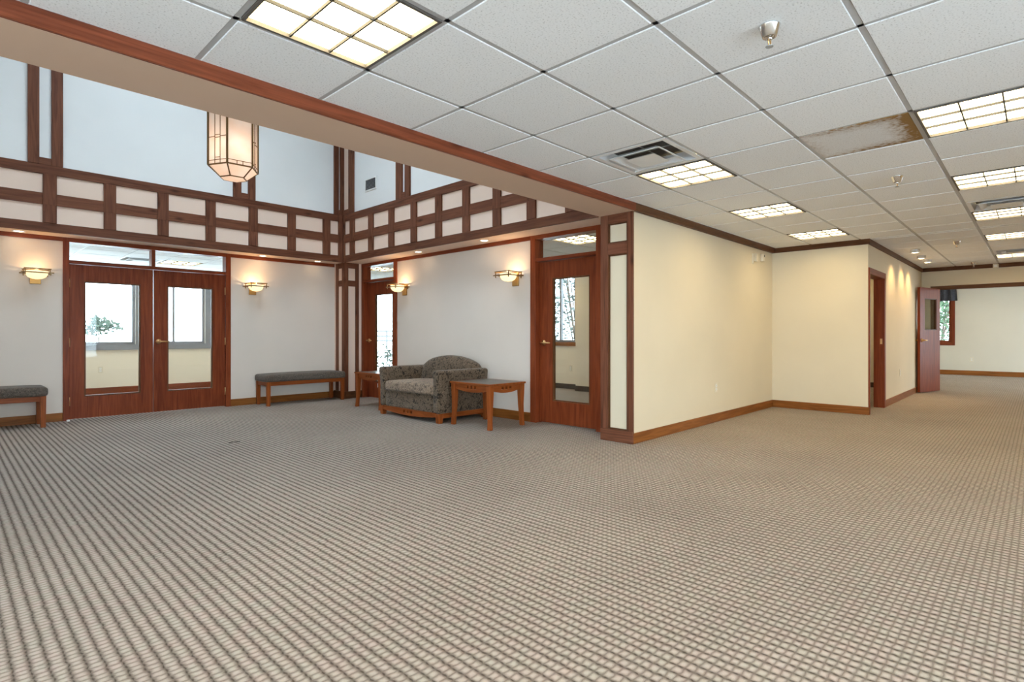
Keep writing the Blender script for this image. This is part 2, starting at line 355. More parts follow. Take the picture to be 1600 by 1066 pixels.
# ------------------------------------------------------------------ walls
def walls(name, mat, boxes, label=None):
    mb = MB()
    for bx in boxes: mb.box(*bx)
    return struct(mb.build(name, mat), label)
walls('wall_front', 'paint_atrium_daylit', [(ATL - 0.5, 1.076, WY, WY + 0.13, 0, ZS + 0.02), (3.049, SX + 0.13, WY, WY + 0.13, 0, ZS + 0.02)], 'lower front wall beside the double doors')
walls('wall_front_upper', 'paint_upper_daylit', [(ATL - 0.5, SX + 0.13, FY, WY + 0.13, ZS + 0.015, ZT)], 'tall upper front wall of the atrium')
walls('wall_right', 'paint_atrium_daylit', [(SX, SX + 0.13, 4.545, 7.43, 0, ZS + 0.02), (SX, SX + 0.13, 8.49, WY, 0, ZS + 0.02), (SX, SX + 0.13, 3.03, 3.42, 0, ZS + 0.02)], 'lower side wall behind the loveseat')
walls('wall_right_upper', 'paint_upper_daylit', [(CX, SX + 0.13, BF, FY, ZS + 0.015, ZT)], 'tall upper side wall of the atrium')
walls('wall_beam_upper', 'paint_upper_daylit', [(ATL - 0.5, SX + 0.13, BN + 0.02, BF, ZS + 0.015, ZT)])
walls('wall_left_upper', 'paint_upper_daylit', [(ATL - 0.5, ATL, BF, FY, ZS + 0.015, ZT)])
walls('wall_left_lower', 'paint_atrium_daylit', [(ATL - 0.5, ATL - 0.37, BN, WY, 0, ZS + 0.02)])
walls('wall_left', 'paint_hall', [(XL - 0.13, XL, YB - 0.13, -2.7, 0, ZC + 0.1), (XL - 0.13, XL, 2.3, BN + 0.13, 0, ZC + 0.1), (XL - 0.13, XL, -2.7, 2.3, 0, 0.35), (XL - 0.13, XL, -2.7, 2.3, 2.2, ZC + 0.1), (XL, ATL - 0.5, BN, BN + 0.13, 0, ZC + 0.1)])
walls('wall_back', 'paint_hall', [(XL, -2.9, YB - 0.13, YB, 0, ZC + 0.1), (3.4, 14.2, YB - 0.13, YB, 0, ZC + 0.1), (18.2, 19.2, YB - 0.13, YB, 0, ZC + 0.1), (-2.9, 3.4, YB - 0.13, YB, 0, 0.35), (-2.9, 3.4, YB - 0.13, YB, 2.2, ZC + 0.1), (14.2, 18.2, YB - 0.13, YB, 0, 0.35), (14.2, 18.2, YB - 0.13, YB, 2.2, ZC + 0.1)])
walls('wall_hall', 'paint_hall', [(COLX + 0.01, RX, YW, YW + 0.13, 0, ZC + 0.1)], 'long cream wall beside the panelled pier')
walls('wall_return', 'paint_hall', [(RX, RX + 0.045, HY, YW + 0.13, 0, ZC + 0.1)], 'cream return wall at the hallway corner')
walls('wall_hallway', 'paint_hall', [(9.73, HX, HY, HY + 0.13, 0, ZC + 0.1), (RX + 0.045, 9.73, HY, HY + 0.13, 1.985, ZC + 0.1)], 'cream hallway wall with downlight streaks')
walls('wall_header', 'paint_hall', [(HX, HX + 0.13, 1.49, HY + 0.13, 0, ZC + 0.1), (HX, HX + 0.13, YB, 1.49, 2.0, ZC + 0.1)], 'cream header above the wide opening')
walls('wall_far', 'paint_far', [(19.0, 19.2, YB, 1.74, 0, ZC + 0.1), (19.0, 19.2, 2.46, 3.2, 0, ZC + 0.1), (19.0, 19.2, 1.74, 2.46, 0, 0.87), (19.0, 19.2, 1.74, 2.46, 2.22, ZC + 0.1)], 'pale wall of the room beyond the opening')
walls('wall_far_side', 'paint_far', [(HX + 0.13, 19.2, 3.2, 3.33, 0, ZC + 0.1), (HX, HX + 0.13, HY + 0.13, 3.33, 0, ZC + 0.1)])
# office and store room behind the walls
walls('wall_office', 'paint_office', [(8.70, 8.85, YW + 0.13, 6.62, 0, ZC + 0.1), (8.70, 8.85, 7.95, ex_y, 0, ZC + 0.1), (8.70, 8.85, 6.62, 7.95, 0, 0.93), (8.70, 8.85, 6.62, 7.95, 2.28, ZC + 0.1), (8.49, 8.70, 5.3, 6.45, 0, ZC)], 'cream office wall with a window')
walls('wall_exterior', 'paint_office', [(ATL - 0.5, 8.85, ex_y, ex_y + 0.15, 2.30, ZC + 0.1), (ATL - 0.5, 6.75, ex_y, ex_y + 0.15, 0, 0.90), (2.55, 2.72, ex_y, ex_y + 0.15, 0.9, 2.3), (3.74, 3.90, ex_y, ex_y + 0.15, 0.9, 2.3), (4.95, 6.75, ex_y, ex_y + 0.15, 0.9, 2.3), (8.62, 8.85, ex_y, ex_y + 0.15, 0, 2.3), (6.75, 8.62, ex_y, ex_y + 0.15, 0, 0.12)], 'outer wall with wide windows beyond the double doors')
walls('wall_partition', 'paint_office', [(SX, SX + 0.13, WY + 0.13, ex_y, 0, ZC + 0.1), (ATL - 0.5, ATL - 0.37, WY + 0.13, ex_y, 0, ZC + 0.1)])
walls('wall_store', 'paint_far', [(8.85, HX, 4.9, 5.03, 0, ZC + 0.1), (HX, HX + 0.13, 3.33, 5.03, 0, ZC + 0.1)])

# ------------------------------------------------------------------ ceilings
tile_cache = {}
def tile_mesh(w, d, mat='ceiling_tile'):
    key = (round(w, 3), round(d, 3), mat)
    if key not in tile_cache:
        e = 0.012; c = 0.003
        lo = [(-w / 2 + e + c, -d / 2 + e + c, 0), (w / 2 - e - c, -d / 2 + e + c, 0), (w / 2 - e - c, d / 2 - e - c, 0), (-w / 2 + e + c, d / 2 - e - c, 0)]
        hi = [(-w / 2 + e, -d / 2 + e, 0.007), (w / 2 - e, -d / 2 + e, 0.007), (w / 2 - e, d / 2 - e, 0.007), (-w / 2 + e, d / 2 - e, 0.007)]
        tile_cache[key] = MB().hexa(lo, hi).mesh('ceiling_tile', mat)
    return tile_cache[key]
def grid_ceiling(name, rects, i0, i1, j0, j1, gx, gy, skip, stain=(), label=None):
    mb = MB()
    for r in rects: mb.box(r[0], r[1], r[2], r[3], ZC + 0.075, ZC + 0.1)
    c = struct(mb.build(name, 'white_metal'), label)
    for i in range(i0, i1 + 1):
        for j in range(j0, j1 + 1):
            if (i, j) in skip: continue
            for r in rects:
                x0, x1 = max(gx + i * P, r[0]), min(gx + (i + 1) * P, r[1]); y0, y1 = max(gy + j * P, r[2]), min(gy + (j + 1) * P, r[3])
                if x1 - x0 < 0.06 or y1 - y0 < 0.06: continue
                o = link('ceiling_tile', tile_mesh(x1 - x0, y1 - y0, 'stained_tile' if (i, j) in stain else 'ceiling_tile'), c, ((x0 + x1) / 2, (y0 + y1) / 2, ZC - 0.007))
                if (i, j) in stain: o['label'] = 'water-stained ceiling tile with brown edges'
    for r in rects:
        for i in range(i0, i1 + 2):
            x = gx + i * P
            if r[0] - 0.001 <= x <= r[1] + 0.001: B(x - 0.012, x + 0.012, r[2], r[3], ZC - 0.003, ZC + 0.006).build('grid_bar', 'grid_metal', c)
        for j in range(j0, j1 + 2):
            y = gy + j * P
            if r[2] - 0.001 <= y <= r[3] + 0.001: B(r[0], r[1], y - 0.012, y + 0.012, ZC - 0.003, ZC + 0.0055).build('grid_bar', 'grid_metal', c)
    return c
LIGHTS = {(-2, 0): 'fluorescent ceiling light beside the brown beam, nearest the double doors', (3, 0): 'fluorescent ceiling light right next to the square air diffuser and pier', (6, 0): 'fluorescent ceiling light above the middle of the long cream wall', (9, 0): 'fluorescent ceiling light by the inside corner of the cream walls',
          (3, -3): 'fluorescent ceiling light touching the water-stained tile', (6, -3): 'fluorescent ceiling light in the row between stained tile and diffuser', (9, -3): 'fluorescent ceiling light behind a ceiling diffuser, level with the return wall', (12, -3): 'fluorescent ceiling light level with the hallway door opening', (16, -3): 'fluorescent ceiling light closest to the header of the wide opening'}
HIDDEN = [(-7, 0), (-7, -3), (-4, -3), (-1, -3), (-4, -7), (-1, -7), (3, -7), (7, -7), (11, -7), (15, -7)]
VENTS = {(2, 0): 'square ceiling air diffuser beside the beam, against a light panel', (8, -3): 'square ceiling air diffuser between two lights in the far row', (15, -3): 'square ceiling air diffuser in front of the last light'}
skip = set(LIGHTS) | set(HIDDEN) | set(VENTS)
grid_ceiling('ceiling', [(XL, RX, YB, BN - 0.02), (RX, HX, YB, HY)], -10, 18, -9, 1, GX, GY, skip, {(3, -2)}, 'suspended ceiling of white square tiles in a metal grid')
OGX, OGY = 5.74, 4.20
grid_ceiling('ceiling_office', [(SX + 0.13, 8.70, YW + 0.13, ex_y)], -1, 4, -2, 13, OGX, OGY, {(0, 0), (0, 8), (3, 4)})
VGX, VGY = 1.50, 10.90
grid_ceiling('ceiling_lobby', [(ATL - 0.37, SX, WY + 0.13, ex_y)], -5, 5, -4, 2, VGX, VGY, {(2, 0), (1, 0), (-2, -2)})
struct(B(HX + 0.13, 19.2, YB, 3.2, ZC + 0.075, ZC + 0.1).build('ceiling_far', 'paint_far')); struct(B(8.70, HX + 0.13, HY + 0.13, 5.03, ZC + 0.075, ZC + 0.1).build('ceiling_store', 'paint_far'))
# atrium top: frame with skylight panes
ar = MB(); x0, x1, y0, y1 = ATL, CX, BF, FY; m_ = 1.45
ar.box(x0 - 0.5, x1 + 0.5, y0 - 0.4, y0 + m_, ZT, ZT + 0.15); ar.box(x0 - 0.5, x1 + 0.5, y1 - m_, y1 + 0.5, ZT, ZT + 0.15)
ar.box(x0 - 0.5, x0 + m_, y0 + m_, y1 - m_, ZT, ZT + 0.15); ar.box(x1 - m_, x1 + 0.5, y0 + m_, y1 - m_, ZT, ZT + 0.15)
struct(ar.build('ceiling_atrium', 'paint_upper_daylit'))
sk = struct(empty('window_skylight', (0, 0, ZT)))
sx0, sx1, sy0, sy1 = x0 + m_, x1 - m_, y0 + m_, y1 - m_
for i in range(3):
    for j in range(3):
        a0 = sx0 + (sx1 - sx0) * i / 3; a1 = sx0 + (sx1 - sx0) * (i + 1) / 3; b0 = sy0 + (sy1 - sy0) * j / 3; b1 = sy0 + (sy1 - sy0) * (j + 1) / 3
        B(a0 + .03, a1 - .03, b0 + .03, b1 - .03, 0.06, 0.07).build('glass_pane', 'clear_glass', sk)
for i in range(4):
    a = sx0 + (sx1 - sx0) * i / 3; B(a - .03, a + .03, sy0, sy1, 0.02, 0.12).build('skylight_bar', 'white_metal', sk)
    a = sy0 + (sy1 - sy0) * i / 3; B(sx0, sx1, a - .03, a + .03, 0.02, 0.12).build('skylight_bar', 'white_metal', sk)

# ------------------------------------------------------------------ soffits, beam, crown, baseboards
t = struct(empty('trim_soffit'), 'tan painted underside of beam and overhang')
B(XL, SX + 0.1, BN, BF, ZS, ZS + 0.015).build('beam_soffit', 'paint_soffit', t)
B(ATL - 0.37, SX, FY, WY, ZS, ZS + 0.0149).build('overhang_soffit', 'paint_panel', t)
B(CX, SX, BF + 0.001, FY - 0.001, ZS, ZS + 0.0148).build('overhang_soffit', 'paint_panel', t)
B(ATL - 0.37, ATL, BF + 0.001, FY - 0.001, ZS, ZS + 0.0148).build('overhang_soffit', 'paint_panel', t)
t = struct(empty('trim_crown'), 'dark brown crown board along the ceiling edge')
B(XL, COLX, BN - 0.022, BN, ZS, ZC).build('crown_board', 'cedar_x', t, bev=0.003)
B(COLX, RX, BN - 0.022, YW, ZS, ZC).build('crown_board', 'walnut_x', t, bev=0.003)
B(RX - 0.02, RX, HY - 0.02, BN - 0.022, ZS, ZC).build('crown_board', 'walnut_y', t, bev=0.003)
B(RX, HX - 0.02, HY - 0.02, HY, ZS, ZC).build('crown_board', 'walnut_x', t, bev=0.003)
B(HX - 0.02, HX, YB, HY, ZS, ZC).build('crown_board', 'walnut_y', t, bev=0.003)
B(HX - 0.02, HX + 0.002, YB, 1.53, 1.935, 2.01).build('opening_trim', 'walnut_y', t, bev=0.003)
B(HX - 0.02, HX + 0.15, 1.45, 1.53, 0, 1.935).build('opening_trim', 'walnut_z', t, bev=0.003)
B(HX, HX + 0.15, YB, 1.45, 1.965, 2.0).build('opening_trim', 'walnut_y', t)
def base(name, mat, bx, label=None):
    o = struct(B(*bx).build(name, mat, bev=0.003), label); return o
base('baseboard_hall', 'oak_x', (COLX, RX - 0.015, YW - 0.015, YW, 0, 0.105), 'orange-brown baseboard along the long cream wall')
base('baseboard_return', 'oak_y', (RX - 0.015, RX, HY - 0.015, YW, 0, 0.105)); base('baseboard_corner', 'oak_x', (RX, 8.664, HY - 0.015, HY, 0, 0.105))
base('baseboard_hallway', 'oak_x', (9.73, HX - 0.02, HY - 0.015, HY, 0, 0.105)); base('baseboard_far', 'oak_y', (18.985, 19.0, YB, 3.2, 0, 0.125))
base('baseboard_front_left', 'oak_x', (ATL - 0.37, 1.076, WY - 0.015, WY, 0, 0.105)); base('baseboard_front_right', 'oak_x', (3.049, COLX, WY - 0.015, WY, 0, 0.105))
base('baseboard_side', 'oak_y', (SX - 0.015, SX, 4.545, 7.43, 0, 0.115)); base('baseboard_office', 'dark_base', (8.685, 8.70, 6.45, ex_y, 0, 0.10))
base('baseboard_office_pier', 'dark_base', (8.475, 8.49, 5.3, 6.46, 0, 0.10)); base('baseboard_lobby', 'mahogany_x', (ATL - 0.3, SX, ex_y - 0.015, ex_y, 0, 0.125)); base('baseboard_store', 'dark_base', (HX - 0.015, HX, HY + 0.13, 4.9, 0, 0.1))
# flat head boards just under the soffit on the two atrium walls
t = struct(empty('trim_head'), 'brown head board under the overhang')
B(ATL - 0.37, 1.076, WY - 0.02, WY, 2.245, ZS).build('head_board', 'mahogany_x', t); B(3.049, COLX, WY - 0.02, WY, 2.245, ZS).build('head_board', 'mahogany_x', t)
B(SX - 0.02, SX, 4.545, 7.43, 2.245, ZS).build('head_board', 'mahogany_y', t)

# ------------------------------------------------------------------ timber lattice band round the atrium
RAILS = [(2.288, 2.396), (2.607, 2.742), (2.964, 3.074)]
fr_x = [0.910 + 0.581 * k for k in range(-2, 7)]
t = struct(empty('trim_lattice_front'), 'timber lattice band with cream panels on the front wall')
for k, (a, b_) in enumerate(RAILS):
    B(ATL, CX, FY - 0.032, FY, a, b_).build('rail', 'timber_x', t, bev=0.002)
for x in fr_x:
    for q in (0, 1): B(x - 0.064, x + 0.064, FY - 0.040, FY, RAILS[q][1] if q == 0 else RAILS[1][0] + 0.0, RAILS[2][0] if q else RAILS[1][0]).build('stile', 'timber_z', t, bev=0.002)
B(4.605, CX, FY - 0.044, FY, 2.286, 3.075).build('corner_stile', 'timber_z', t, bev=0.002)
xs = [ATL] + fr_x + [4.66]
for a, b_ in zip(xs[:-1], xs[1:]):
    for q in (0, 1): B(a + 0.05, b_ - 0.05, FY - 0.012, FY, RAILS[q][1] - 0.01, RAILS[q + 1][0] + 0.01).build('panel', 'paint_panel', t)
sd_y = [8.120 - 0.5612 * k for k in range(0, 9)]
t = struct(empty('trim_lattice_side'), 'timber lattice band with cream panels on the side wall')
for a, b_ in RAILS:
    B(CX - 0.032, CX, BF, FY - 0.044, a, b_).build('rail', 'timber_y', t, bev=0.002)
for y in sd_y:
    for q in (0, 1): B(CX - 0.040, CX, y - 0.066, y + 0.066, RAILS[q][1] if q == 0 else RAILS[1][0], RAILS[2][0] if q else RAILS[1][0]).build('stile', 'timber_z', t, bev=0.002)
B(CX - 0.044, CX, 8.36, FY - 0.044, 2.286, 3.075).build('corner_stile', 'timber_z', t, bev=0.002)
ys = [8.40] + sd_y + [BF]
for a, b_ in zip(ys[:-1], ys[1:]):
    for q in (0, 1): B(CX - 0.012, CX, b_ + 0.03, a - 0.03, RAILS[q][1] - 0.01, RAILS[q + 1][0] + 0.01).build('panel', 'paint_panel', t)
# tall paired posts above the band
t = struct(empty('trim_posts_front'), 'paired timber posts on the upper front wall')
for a, b_ in ((0.714, 0.816), (0.926, 1.032), (2.955, 3.066), (3.165, 3.266), (4.533, 4.614)):
    B(a, b_, FY - 0.035, FY, 3.074, ZT - 0.01).build('post', 'timber_z', t, bev=0.002)
for a, b_ in ((0.816, 0.926), (3.066, 3.165), (4.614, 4.66)): B(a, b_, FY - 0.03, FY, 3.074, 3.155).build('cross_block', 'timber_x', t)
B(4.645, CX, FY - 0.05, FY, 3.074, ZT - 0.01).build('post', 'timber_z', t, bev=0.002)
t = struct(empty('trim_posts_side'), 'paired timber posts on the upper side wall')
for a, b_ in ((8.092, 8.235), (6.732, 6.878), (6.542, 6.652)):
    B(CX - 0.035, CX, a, b_, 3.074, ZT - 0.01).build('post', 'timber_z', t, bev=0.002)
for a, b_ in ((8.235, 8.40), (6.652, 6.732)): B(CX - 0.03, CX, a, b_, 3.074, 3.155).build('cross_block', 'timber_y', t)
B(CX - 0.012, CX, 8.235, 8.40, 3.155, ZT - 0.01).build('panel', 'paint_panel', t)

# ------------------------------------------------------------------ panelled piers
t = struct(empty('trim_pier', (COLX, 0, 0)), 'panelled timber pier at the end of the long cream wall')
B(0.012, 0.34, YW + 0.003, 3.265, 0, ZS).build('core', 'paint_hall', t)
B(-0.014, 0.012, YW - 0.012, YW + 0.052, 0.12, ZS).build('post', 'timber_z', t, bev=0.003); B(-0.014, 0.012, 3.180, 3.268, 0.12, ZS).build('post', 'timber_z', t, bev=0.003)
B(-0.016, 0.012, YW - 0.014, 3.270, 0, 0.122).build('plinth', 'timber_y', t, bev=0.003)
for a, b_ in ((2.205, ZS), (1.890, 2.004)): B(-0.012, 0.012, YW + 0.05, 3.182, a, b_).build('rail', 'timber_y', t, bev=0.003)
for a, b_ in ((0.122, 1.890), (2.004, 2.205)):
    for y in ((YW + 0.052, YW + 0.066), (3.164, 3.180)): B(0.0, 0.012, y[0], y[1], a, b_).build('bead', 'walnut_z', t)
    for z in ((a, a + 0.014), (b_ - 0.014, b_)): B(0.0, 0.012, YW + 0.066, 3.164, z[0], z[1]).build('bead', 'walnut_y', t)
t = struct(empty('trim_corner_pier', (COLX, FY, 0)), 'panelled timber pier in the atrium corner by the bench')
B(0.014, SX - COLX, 0.014, WY - FY, 0, ZS).build('core', 'paint_panel', t)
B(-0.012, 0.066, -0.012, 0.075, 0.12, ZS).build('post', 'timber_z', t, bev=0.003)
B(0, 0.014, 0.215, 0.30, 0.12, ZS).build('post', 'timber_z', t, bev=0.002); B(0.205, 0.272, 0, 0.014, 0.12, ZS).build('post', 'timber_z', t, bev=0.002)
B(-0.014, 0.014, -0.014, 0.345, 0, 0.12).build('plinth', 'walnut_y', t); B(0.014, 0.34, -0.014, 0.014, 0, 0.12).build('plinth', 'walnut_x', t)
for a, b_ in ((2.205, ZS), (1.900, 2.0)):
    B(0.002, 0.014, 0.07, 0.22, a, b_).build('rail', 'timber_y', t); B(0.066, 0.21, 0.002, 0.014, a, b_).build('rail', 'timber_x', t)

# ------------------------------------------------------------------ doors
def lever(parent, x, y, z, dx, dy, nx, ny):
    # rose on the face, lever bar running along (dx,dy); (nx,ny) is the outward normal
    mb = MB(); c = Vector((x, y, z)); n = Vector((nx, ny, 0)); d = Vector((dx, dy, 0))
    mb.tube([c, c + n * 0.012], 0.033, 16); mb.tube([c + n * 0.01, c + n * 0.05], [0.016, 0.012], 10)
    mb.tube([c + n * 0.048 - d * 0.012, c + n * 0.052 + d * 0.03, c + n * 0.05 + d * 0.075, c + n * 0.042 + d * 0.125], [0.012, 0.012, 0.010, 0.008], 10)
    return mb.build('handle', 'brass', parent, smooth=True)
def leaf(parent, along, a0, a1, face, thick, z0, z1, g0, g1, gz0, gz1, mat='mahogany'):
    # glazed door leaf: along = 'x' or 'y'; face = coordinate of the near face, thickness goes away from the room
    def bx(p, q, lo, hi, f0=0.0, f1=thick):
        return (p, q, face + f0, face + f1, lo, hi) if along == 'x' else (face + f0, face + f1, p, q, lo, hi)
    mb = MB(); mb.box(*bx(a0, g0, z0, z1)); mb.box(*bx(g1, a1, z0, z1)); mb.box(*bx(g0, g1, z0, gz0)); mb.box(*bx(g0, g1, gz1, z1))
    o = mb.build('door_leaf', mat + '_z', parent)
    s = MB(); e = 0.016
    for q in ((g0, g0 + e, gz0, gz1), (g1 - e, g1, gz0, gz1), (g0 + e, g1 - e, gz0, gz0 + e), (g0 + e, g1 - e, gz1 - e, gz1)): s.box(*bx(q[0], q[1], q[2], q[3], 0.006, thick - 0.006))
    s.build('glazing_bead', 'walnut_z', o)
    B(*bx(g0 + 0.004, g1 - 0.004, gz0 + 0.004, gz1 - 0.004, thick / 2 - 0.003, thick / 2 + 0.003)).build('glass_pane', 'clear_glass', o)
    return o
# double doors
d1 = struct(empty('door_1', (2.06, WY, 0)), 'pair of mahogany glazed doors with two transom panes')
X0 = -2.06
def fb(nm, a, b_, y0, y1, z0, z1, m_='mahogany_z', par=None): return B(a + X0, b_ + X0, y0, y1, z0, z1).build(nm, m_, par or d1, bev=0.002)
fb('frame_jamb', 1.076, 1.139, -0.02, 0.13, 0, ZS); fb('frame_jamb', 2.980, 3.049, -0.02, 0.13, 0, ZS)
fb('frame_head', 1.139, 2.980, -0.02, 0.13, 2.243, ZS, 'mahogany_x'); fb('transom_bar', 1.139, 2.980, -0.012, 0.13, 1.976, 2.018, 'mahogany_x')
fb('transom_mullion', 2.028, 2.072, -0.012, 0.12, 2.018, 2.243)
for a, b_ in ((1.139, 2.028), (2.072, 2.980)): fb('transom_pane', a, b_, 0.05, 0.056, 2.018, 2.243, 'clear_glass')
L = leaf(d1, 'x', 1.142 + X0, 2.048 + X0, 0.015, 0.045, 0.012, 1.972, 1.293 + X0, 1.903 + X0, 0.285, 1.762)
R = leaf(d1, 'x', 2.058 + X0, 2.977 + X0, 0.015, 0.045, 0.012, 1.972, 2.222 + X0, 2.809 + X0, 0.285, 1.762)
lever(R, 2.115 + X0, 0.015, 0.985, 1, 0, 0, -1)
for z in (0.235, 0.98, 1.73):
    for x, lf in ((1.1405, L), (2.9785, R)):
        mb = MB(); mb.tube([(x + X0, 0.006, z - 0.055), (x + X0, 0.006, z + 0.055)], 0.009, 8); mb.build('hinge', 'brass', lf, smooth=True)
# side-wall doors
def side_door(name, label, y0, y1, l0, l1, g0, g1, t0, t1, white_patch=False):
    d = struct(empty(name, (SX, 0, 0)), label)
    B(-0.02, 0.13, y1, y1 + 0.085, 0, ZS).build('frame_jamb', 'mahogany_z', d, bev=0.002); B(-0.02, 0.13, y0 - 0.085, y0, 0, ZS).build('frame_jamb', 'mahogany_z', d, bev=0.002)
    B(-0.02, 0.13, y0, y1, 2.245, ZS).build('frame_head', 'mahogany_y', d, bev=0.002); B(-0.016, 0.13, y0, y1, 1.972, 2.012).build('transom_bar', 'mahogany_y', d, bev=0.002)
    B(0.07, 0.076, y0, y1, 2.012, 2.245).build('transom_pane', 'clear_glass', d)
    lf = leaf(d, 'y', l0, l1, 0.055, 0.045, 0.012, 1.968, g0, g1, 0.28, 1.762)
    lever(lf, 0.055, l1 - 0.07, 0.98, 0, -1, -1, 0)
    if white_patch: B(0.050, 0.0545, 7.99, 8.07, 0.19, 0.255).build('white_patch', 'white_plastic', lf)  # small white patch low on the leaf
    return d
side_door('door_2', 'mahogany glazed door next to the panelled pier', 3.565, 4.46, 3.567, 4.455, 3.70, 4.25, 0, 0)
side_door('door_3', 'mahogany glazed door in the corner behind the side table', 7.50, 8.40, 7.503, 8.397, 7.632, 8.155, 0, 0, True)
# hallway opening
d = struct(empty('door_4', (0, HY, 0)), 'dark cased doorway opening off the hallway')
B(8.664, 8.703, -0.018, 0.122, 0, 1.90).build('frame_jamb', 'mahogany_z', d, bev=0.002); B(9.645, 9.73, -0.018, 0.122, 0, 1.90).build('frame_jamb', 'mahogany_z', d, bev=0.002)
B(8.664, 9.73, -0.018, 0.122, 1.90, 1.985).build('frame_head', 'mahogany_x', d, bev=0.002)
B(9.6435, 9.645 + 0.002, 0.012, 0.04, 0.94, 1.02).build('strike_plate', 'brass', d)
# open door at the wide opening
ang = math.atan2(1.615 - 1.405, 12.53 - 13.275)
d = struct(empty('door_5', (13.262, 1.405, 0), ang), 'brown door with a small vision pane, standing open by the wide opening')
lf = leaf(d, 'x', 0.0, 0.775, -0.022, 0.044, 0.015, 1.955, 0.13, 0.60, 1.165, 1.757)
lever(lf, 0.715, 0.022, 0.975, -1, 0, 0, 1); lever(lf, 0.715, -0.022, 0.975, -1, 0, 0, -1)

# ------------------------------------------------------------------ windows
def window(name, label, axis, at, a0, a1, z0, z1, mull, depth=0.15, frame='window_frame_grey', fw=0.045):
    w = struct(empty(name, (at, 0, 0) if axis == 'x' else (0, at, 0)), label)
    def bx(p, q, lo, hi, f0, f1): return (f0, f1, p, q, lo, hi) if axis == 'x' else (p, q, f0, f1, lo, hi)
    for q in ((a0, a0 + fw, z0, z1), (a1 - fw, a1, z0, z1)): B(*bx(*q, 0.03, 0.11)).build('frame_jamb', frame, w)
    for q in ((a0 + fw, a1 - fw, z0, z0 + fw), (a0 + fw, a1 - fw, z1 - fw, z1)): B(*bx(*q, 0.03, 0.11)).build('frame_rail', frame, w)
    es = [a0 + fw] + sorted(mull) + [a1 - fw]
    for mm in mull: B(*bx(mm - 0.018, mm + 0.018, z0 + fw, z1 - fw, 0.035, 0.105)).build('mullion', frame, w)
    for p, q in zip(es[:-1], es[1:]): B(*bx(p + 0.005, q - 0.005, z0 + fw, z1 - fw, 0.066, 0.072)).build('glass_pane', 'clear_glass', w)
    return w
def casing(w, axis, at, a0, a1, z0, z1, cw, mat, pr=-0.02):
    def bx(p, q, lo, hi): return (pr, 0.0, p, q, lo, hi) if axis == 'x' else (p, q, pr, 0.0, lo, hi)
    B(*bx(a0 - cw, a0, z0 - cw, z1 + cw)).build('casing', mat + '_z', w, bev=0.002); B(*bx(a1, a1 + cw, z0 - cw, z1 + cw)).build('casing', mat + '_z', w, bev=0.002)
    h = 'y' if axis == 'x' else 'x'
    B(*bx(a0, a1, z0 - cw, z0)).build('sill', mat + '_' + h, w, bev=0.002); B(*bx(a0, a1, z1, z1 + cw)).build('casing', mat + '_' + h, w, bev=0.002)
w = window('window_1', 'wide window beyond the left leaf of the double doors', 'y', ex_y, ATL - 0.2, 2.55, 0.90, 2.30, [1.0]); B(ATL, 2.63, -0.04, 0.03, 0.80, 0.90).build('sill', 'window_frame_grey', w)
w = window('window_2', 'window with a mullion beyond the right leaf of the double doors', 'y', ex_y, 2.72, 3.74, 0.90, 2.30, [3.19]); B(2.63, 3.90, -0.04, 0.03, 0.80, 0.90).build('sill', 'window_frame_grey', w)
B(3.74, 3.88, -0.02, 0, 0.90, 2.3).build('casing', 'window_frame_grey', w); B(2.55, 2.64, -0.02, 0, 0.90, 2.3).build('casing', 'window_frame_grey', w)
w = window('window_3', 'outer lobby window', 'y', ex_y, 3.90, 4.95, 0.90, 2.30, []); B(3.90, 5.0, -0.04, 0.03, 0.80, 0.90).build('sill', 'window_frame_grey', w)
window('window_4', 'tall low-silled office window', 'y', ex_y, 6.75, 8.62, 0.12, 2.30, [])
w = window('window_5', 'office window with mullion over a brown sill', 'x', 8.70, 6.62, 7.95, 0.93, 2.28, [7.02]); B(-0.03, 0.03, 6.58, 7.99, 0.855, 0.93).build('sill', 'oak_y', w)
window('window_7', None, 'x', XL - 0.14, -2.7, 2.3, 0.35, 2.2, [-1.0, 0.6]); window('window_8', None, 'y', YB - 0.14, -2.9, 3.4, 0.35, 2.2, [-0.8, 1.3]); window('window_9', None, 'y', YB - 0.14, 14.2, 18.2, 0.35, 2.2, [16.2])  # third window is unseen, added to bring daylight into the far room
w = window('window_6', 'brown-cased window beyond the wide opening', 'x', 19.0, 1.74, 2.46, 0.87, 2.22, [], frame='mahogany_z', fw=0.05); casing(w, 'x', 19.0, 1.74, 2.46, 0.87, 2.22, 0.08, 'mahogany')

# ------------------------------------------------------------------ troffers and diffusers
def troffer(light=True):
    r = empty('ceiling_light'); h = P / 2 - 0.014
    f = MB()
    for q in ((-h, h, -h, -h + 0.014), (-h, h, h - 0.014, h), (-h, -h + 0.014, -h + 0.014, h - 0.014), (h - 0.014, h, -h + 0.014, h - 0.014)): f.box(q[0], q[1], q[2], q[3], -0.008, 0.05)
    f.build('frame', 'troffer_edge', r)
    i = h - 0.014; B(-i, i, -i, i, 0.010, 0.016).build('lens', 'troffer_light', r)
    for k in (-1, 1):
        B(k * i / 3 - 0.0035, k * i / 3 + 0.0035, -i, i, -0.004, 0.0095).build('louver_blade', 'louver', r); B(-i, i, k * i / 3 - 0.0035, k * i / 3 + 0.0035, -0.0042, 0.0095).build('louver_blade', 'louver', r)
    return r
proto = None
def cell(i, j, gx=GX, gy=GY): return (gx + (i + 0.5) * P, gy + (j + 0.5) * P, ZC - 0.003)
def put_light(loc, label, group=None):
    global proto
    if proto is None: proto = troffer(); o = proto; o.location = loc
    else: o = dup(proto, loc)
    tag(o, label, 'ceiling light', 'fluorescent ceiling lights'); return o
for c_, lb in LIGHTS.items(): put_light(cell(*c_), lb)
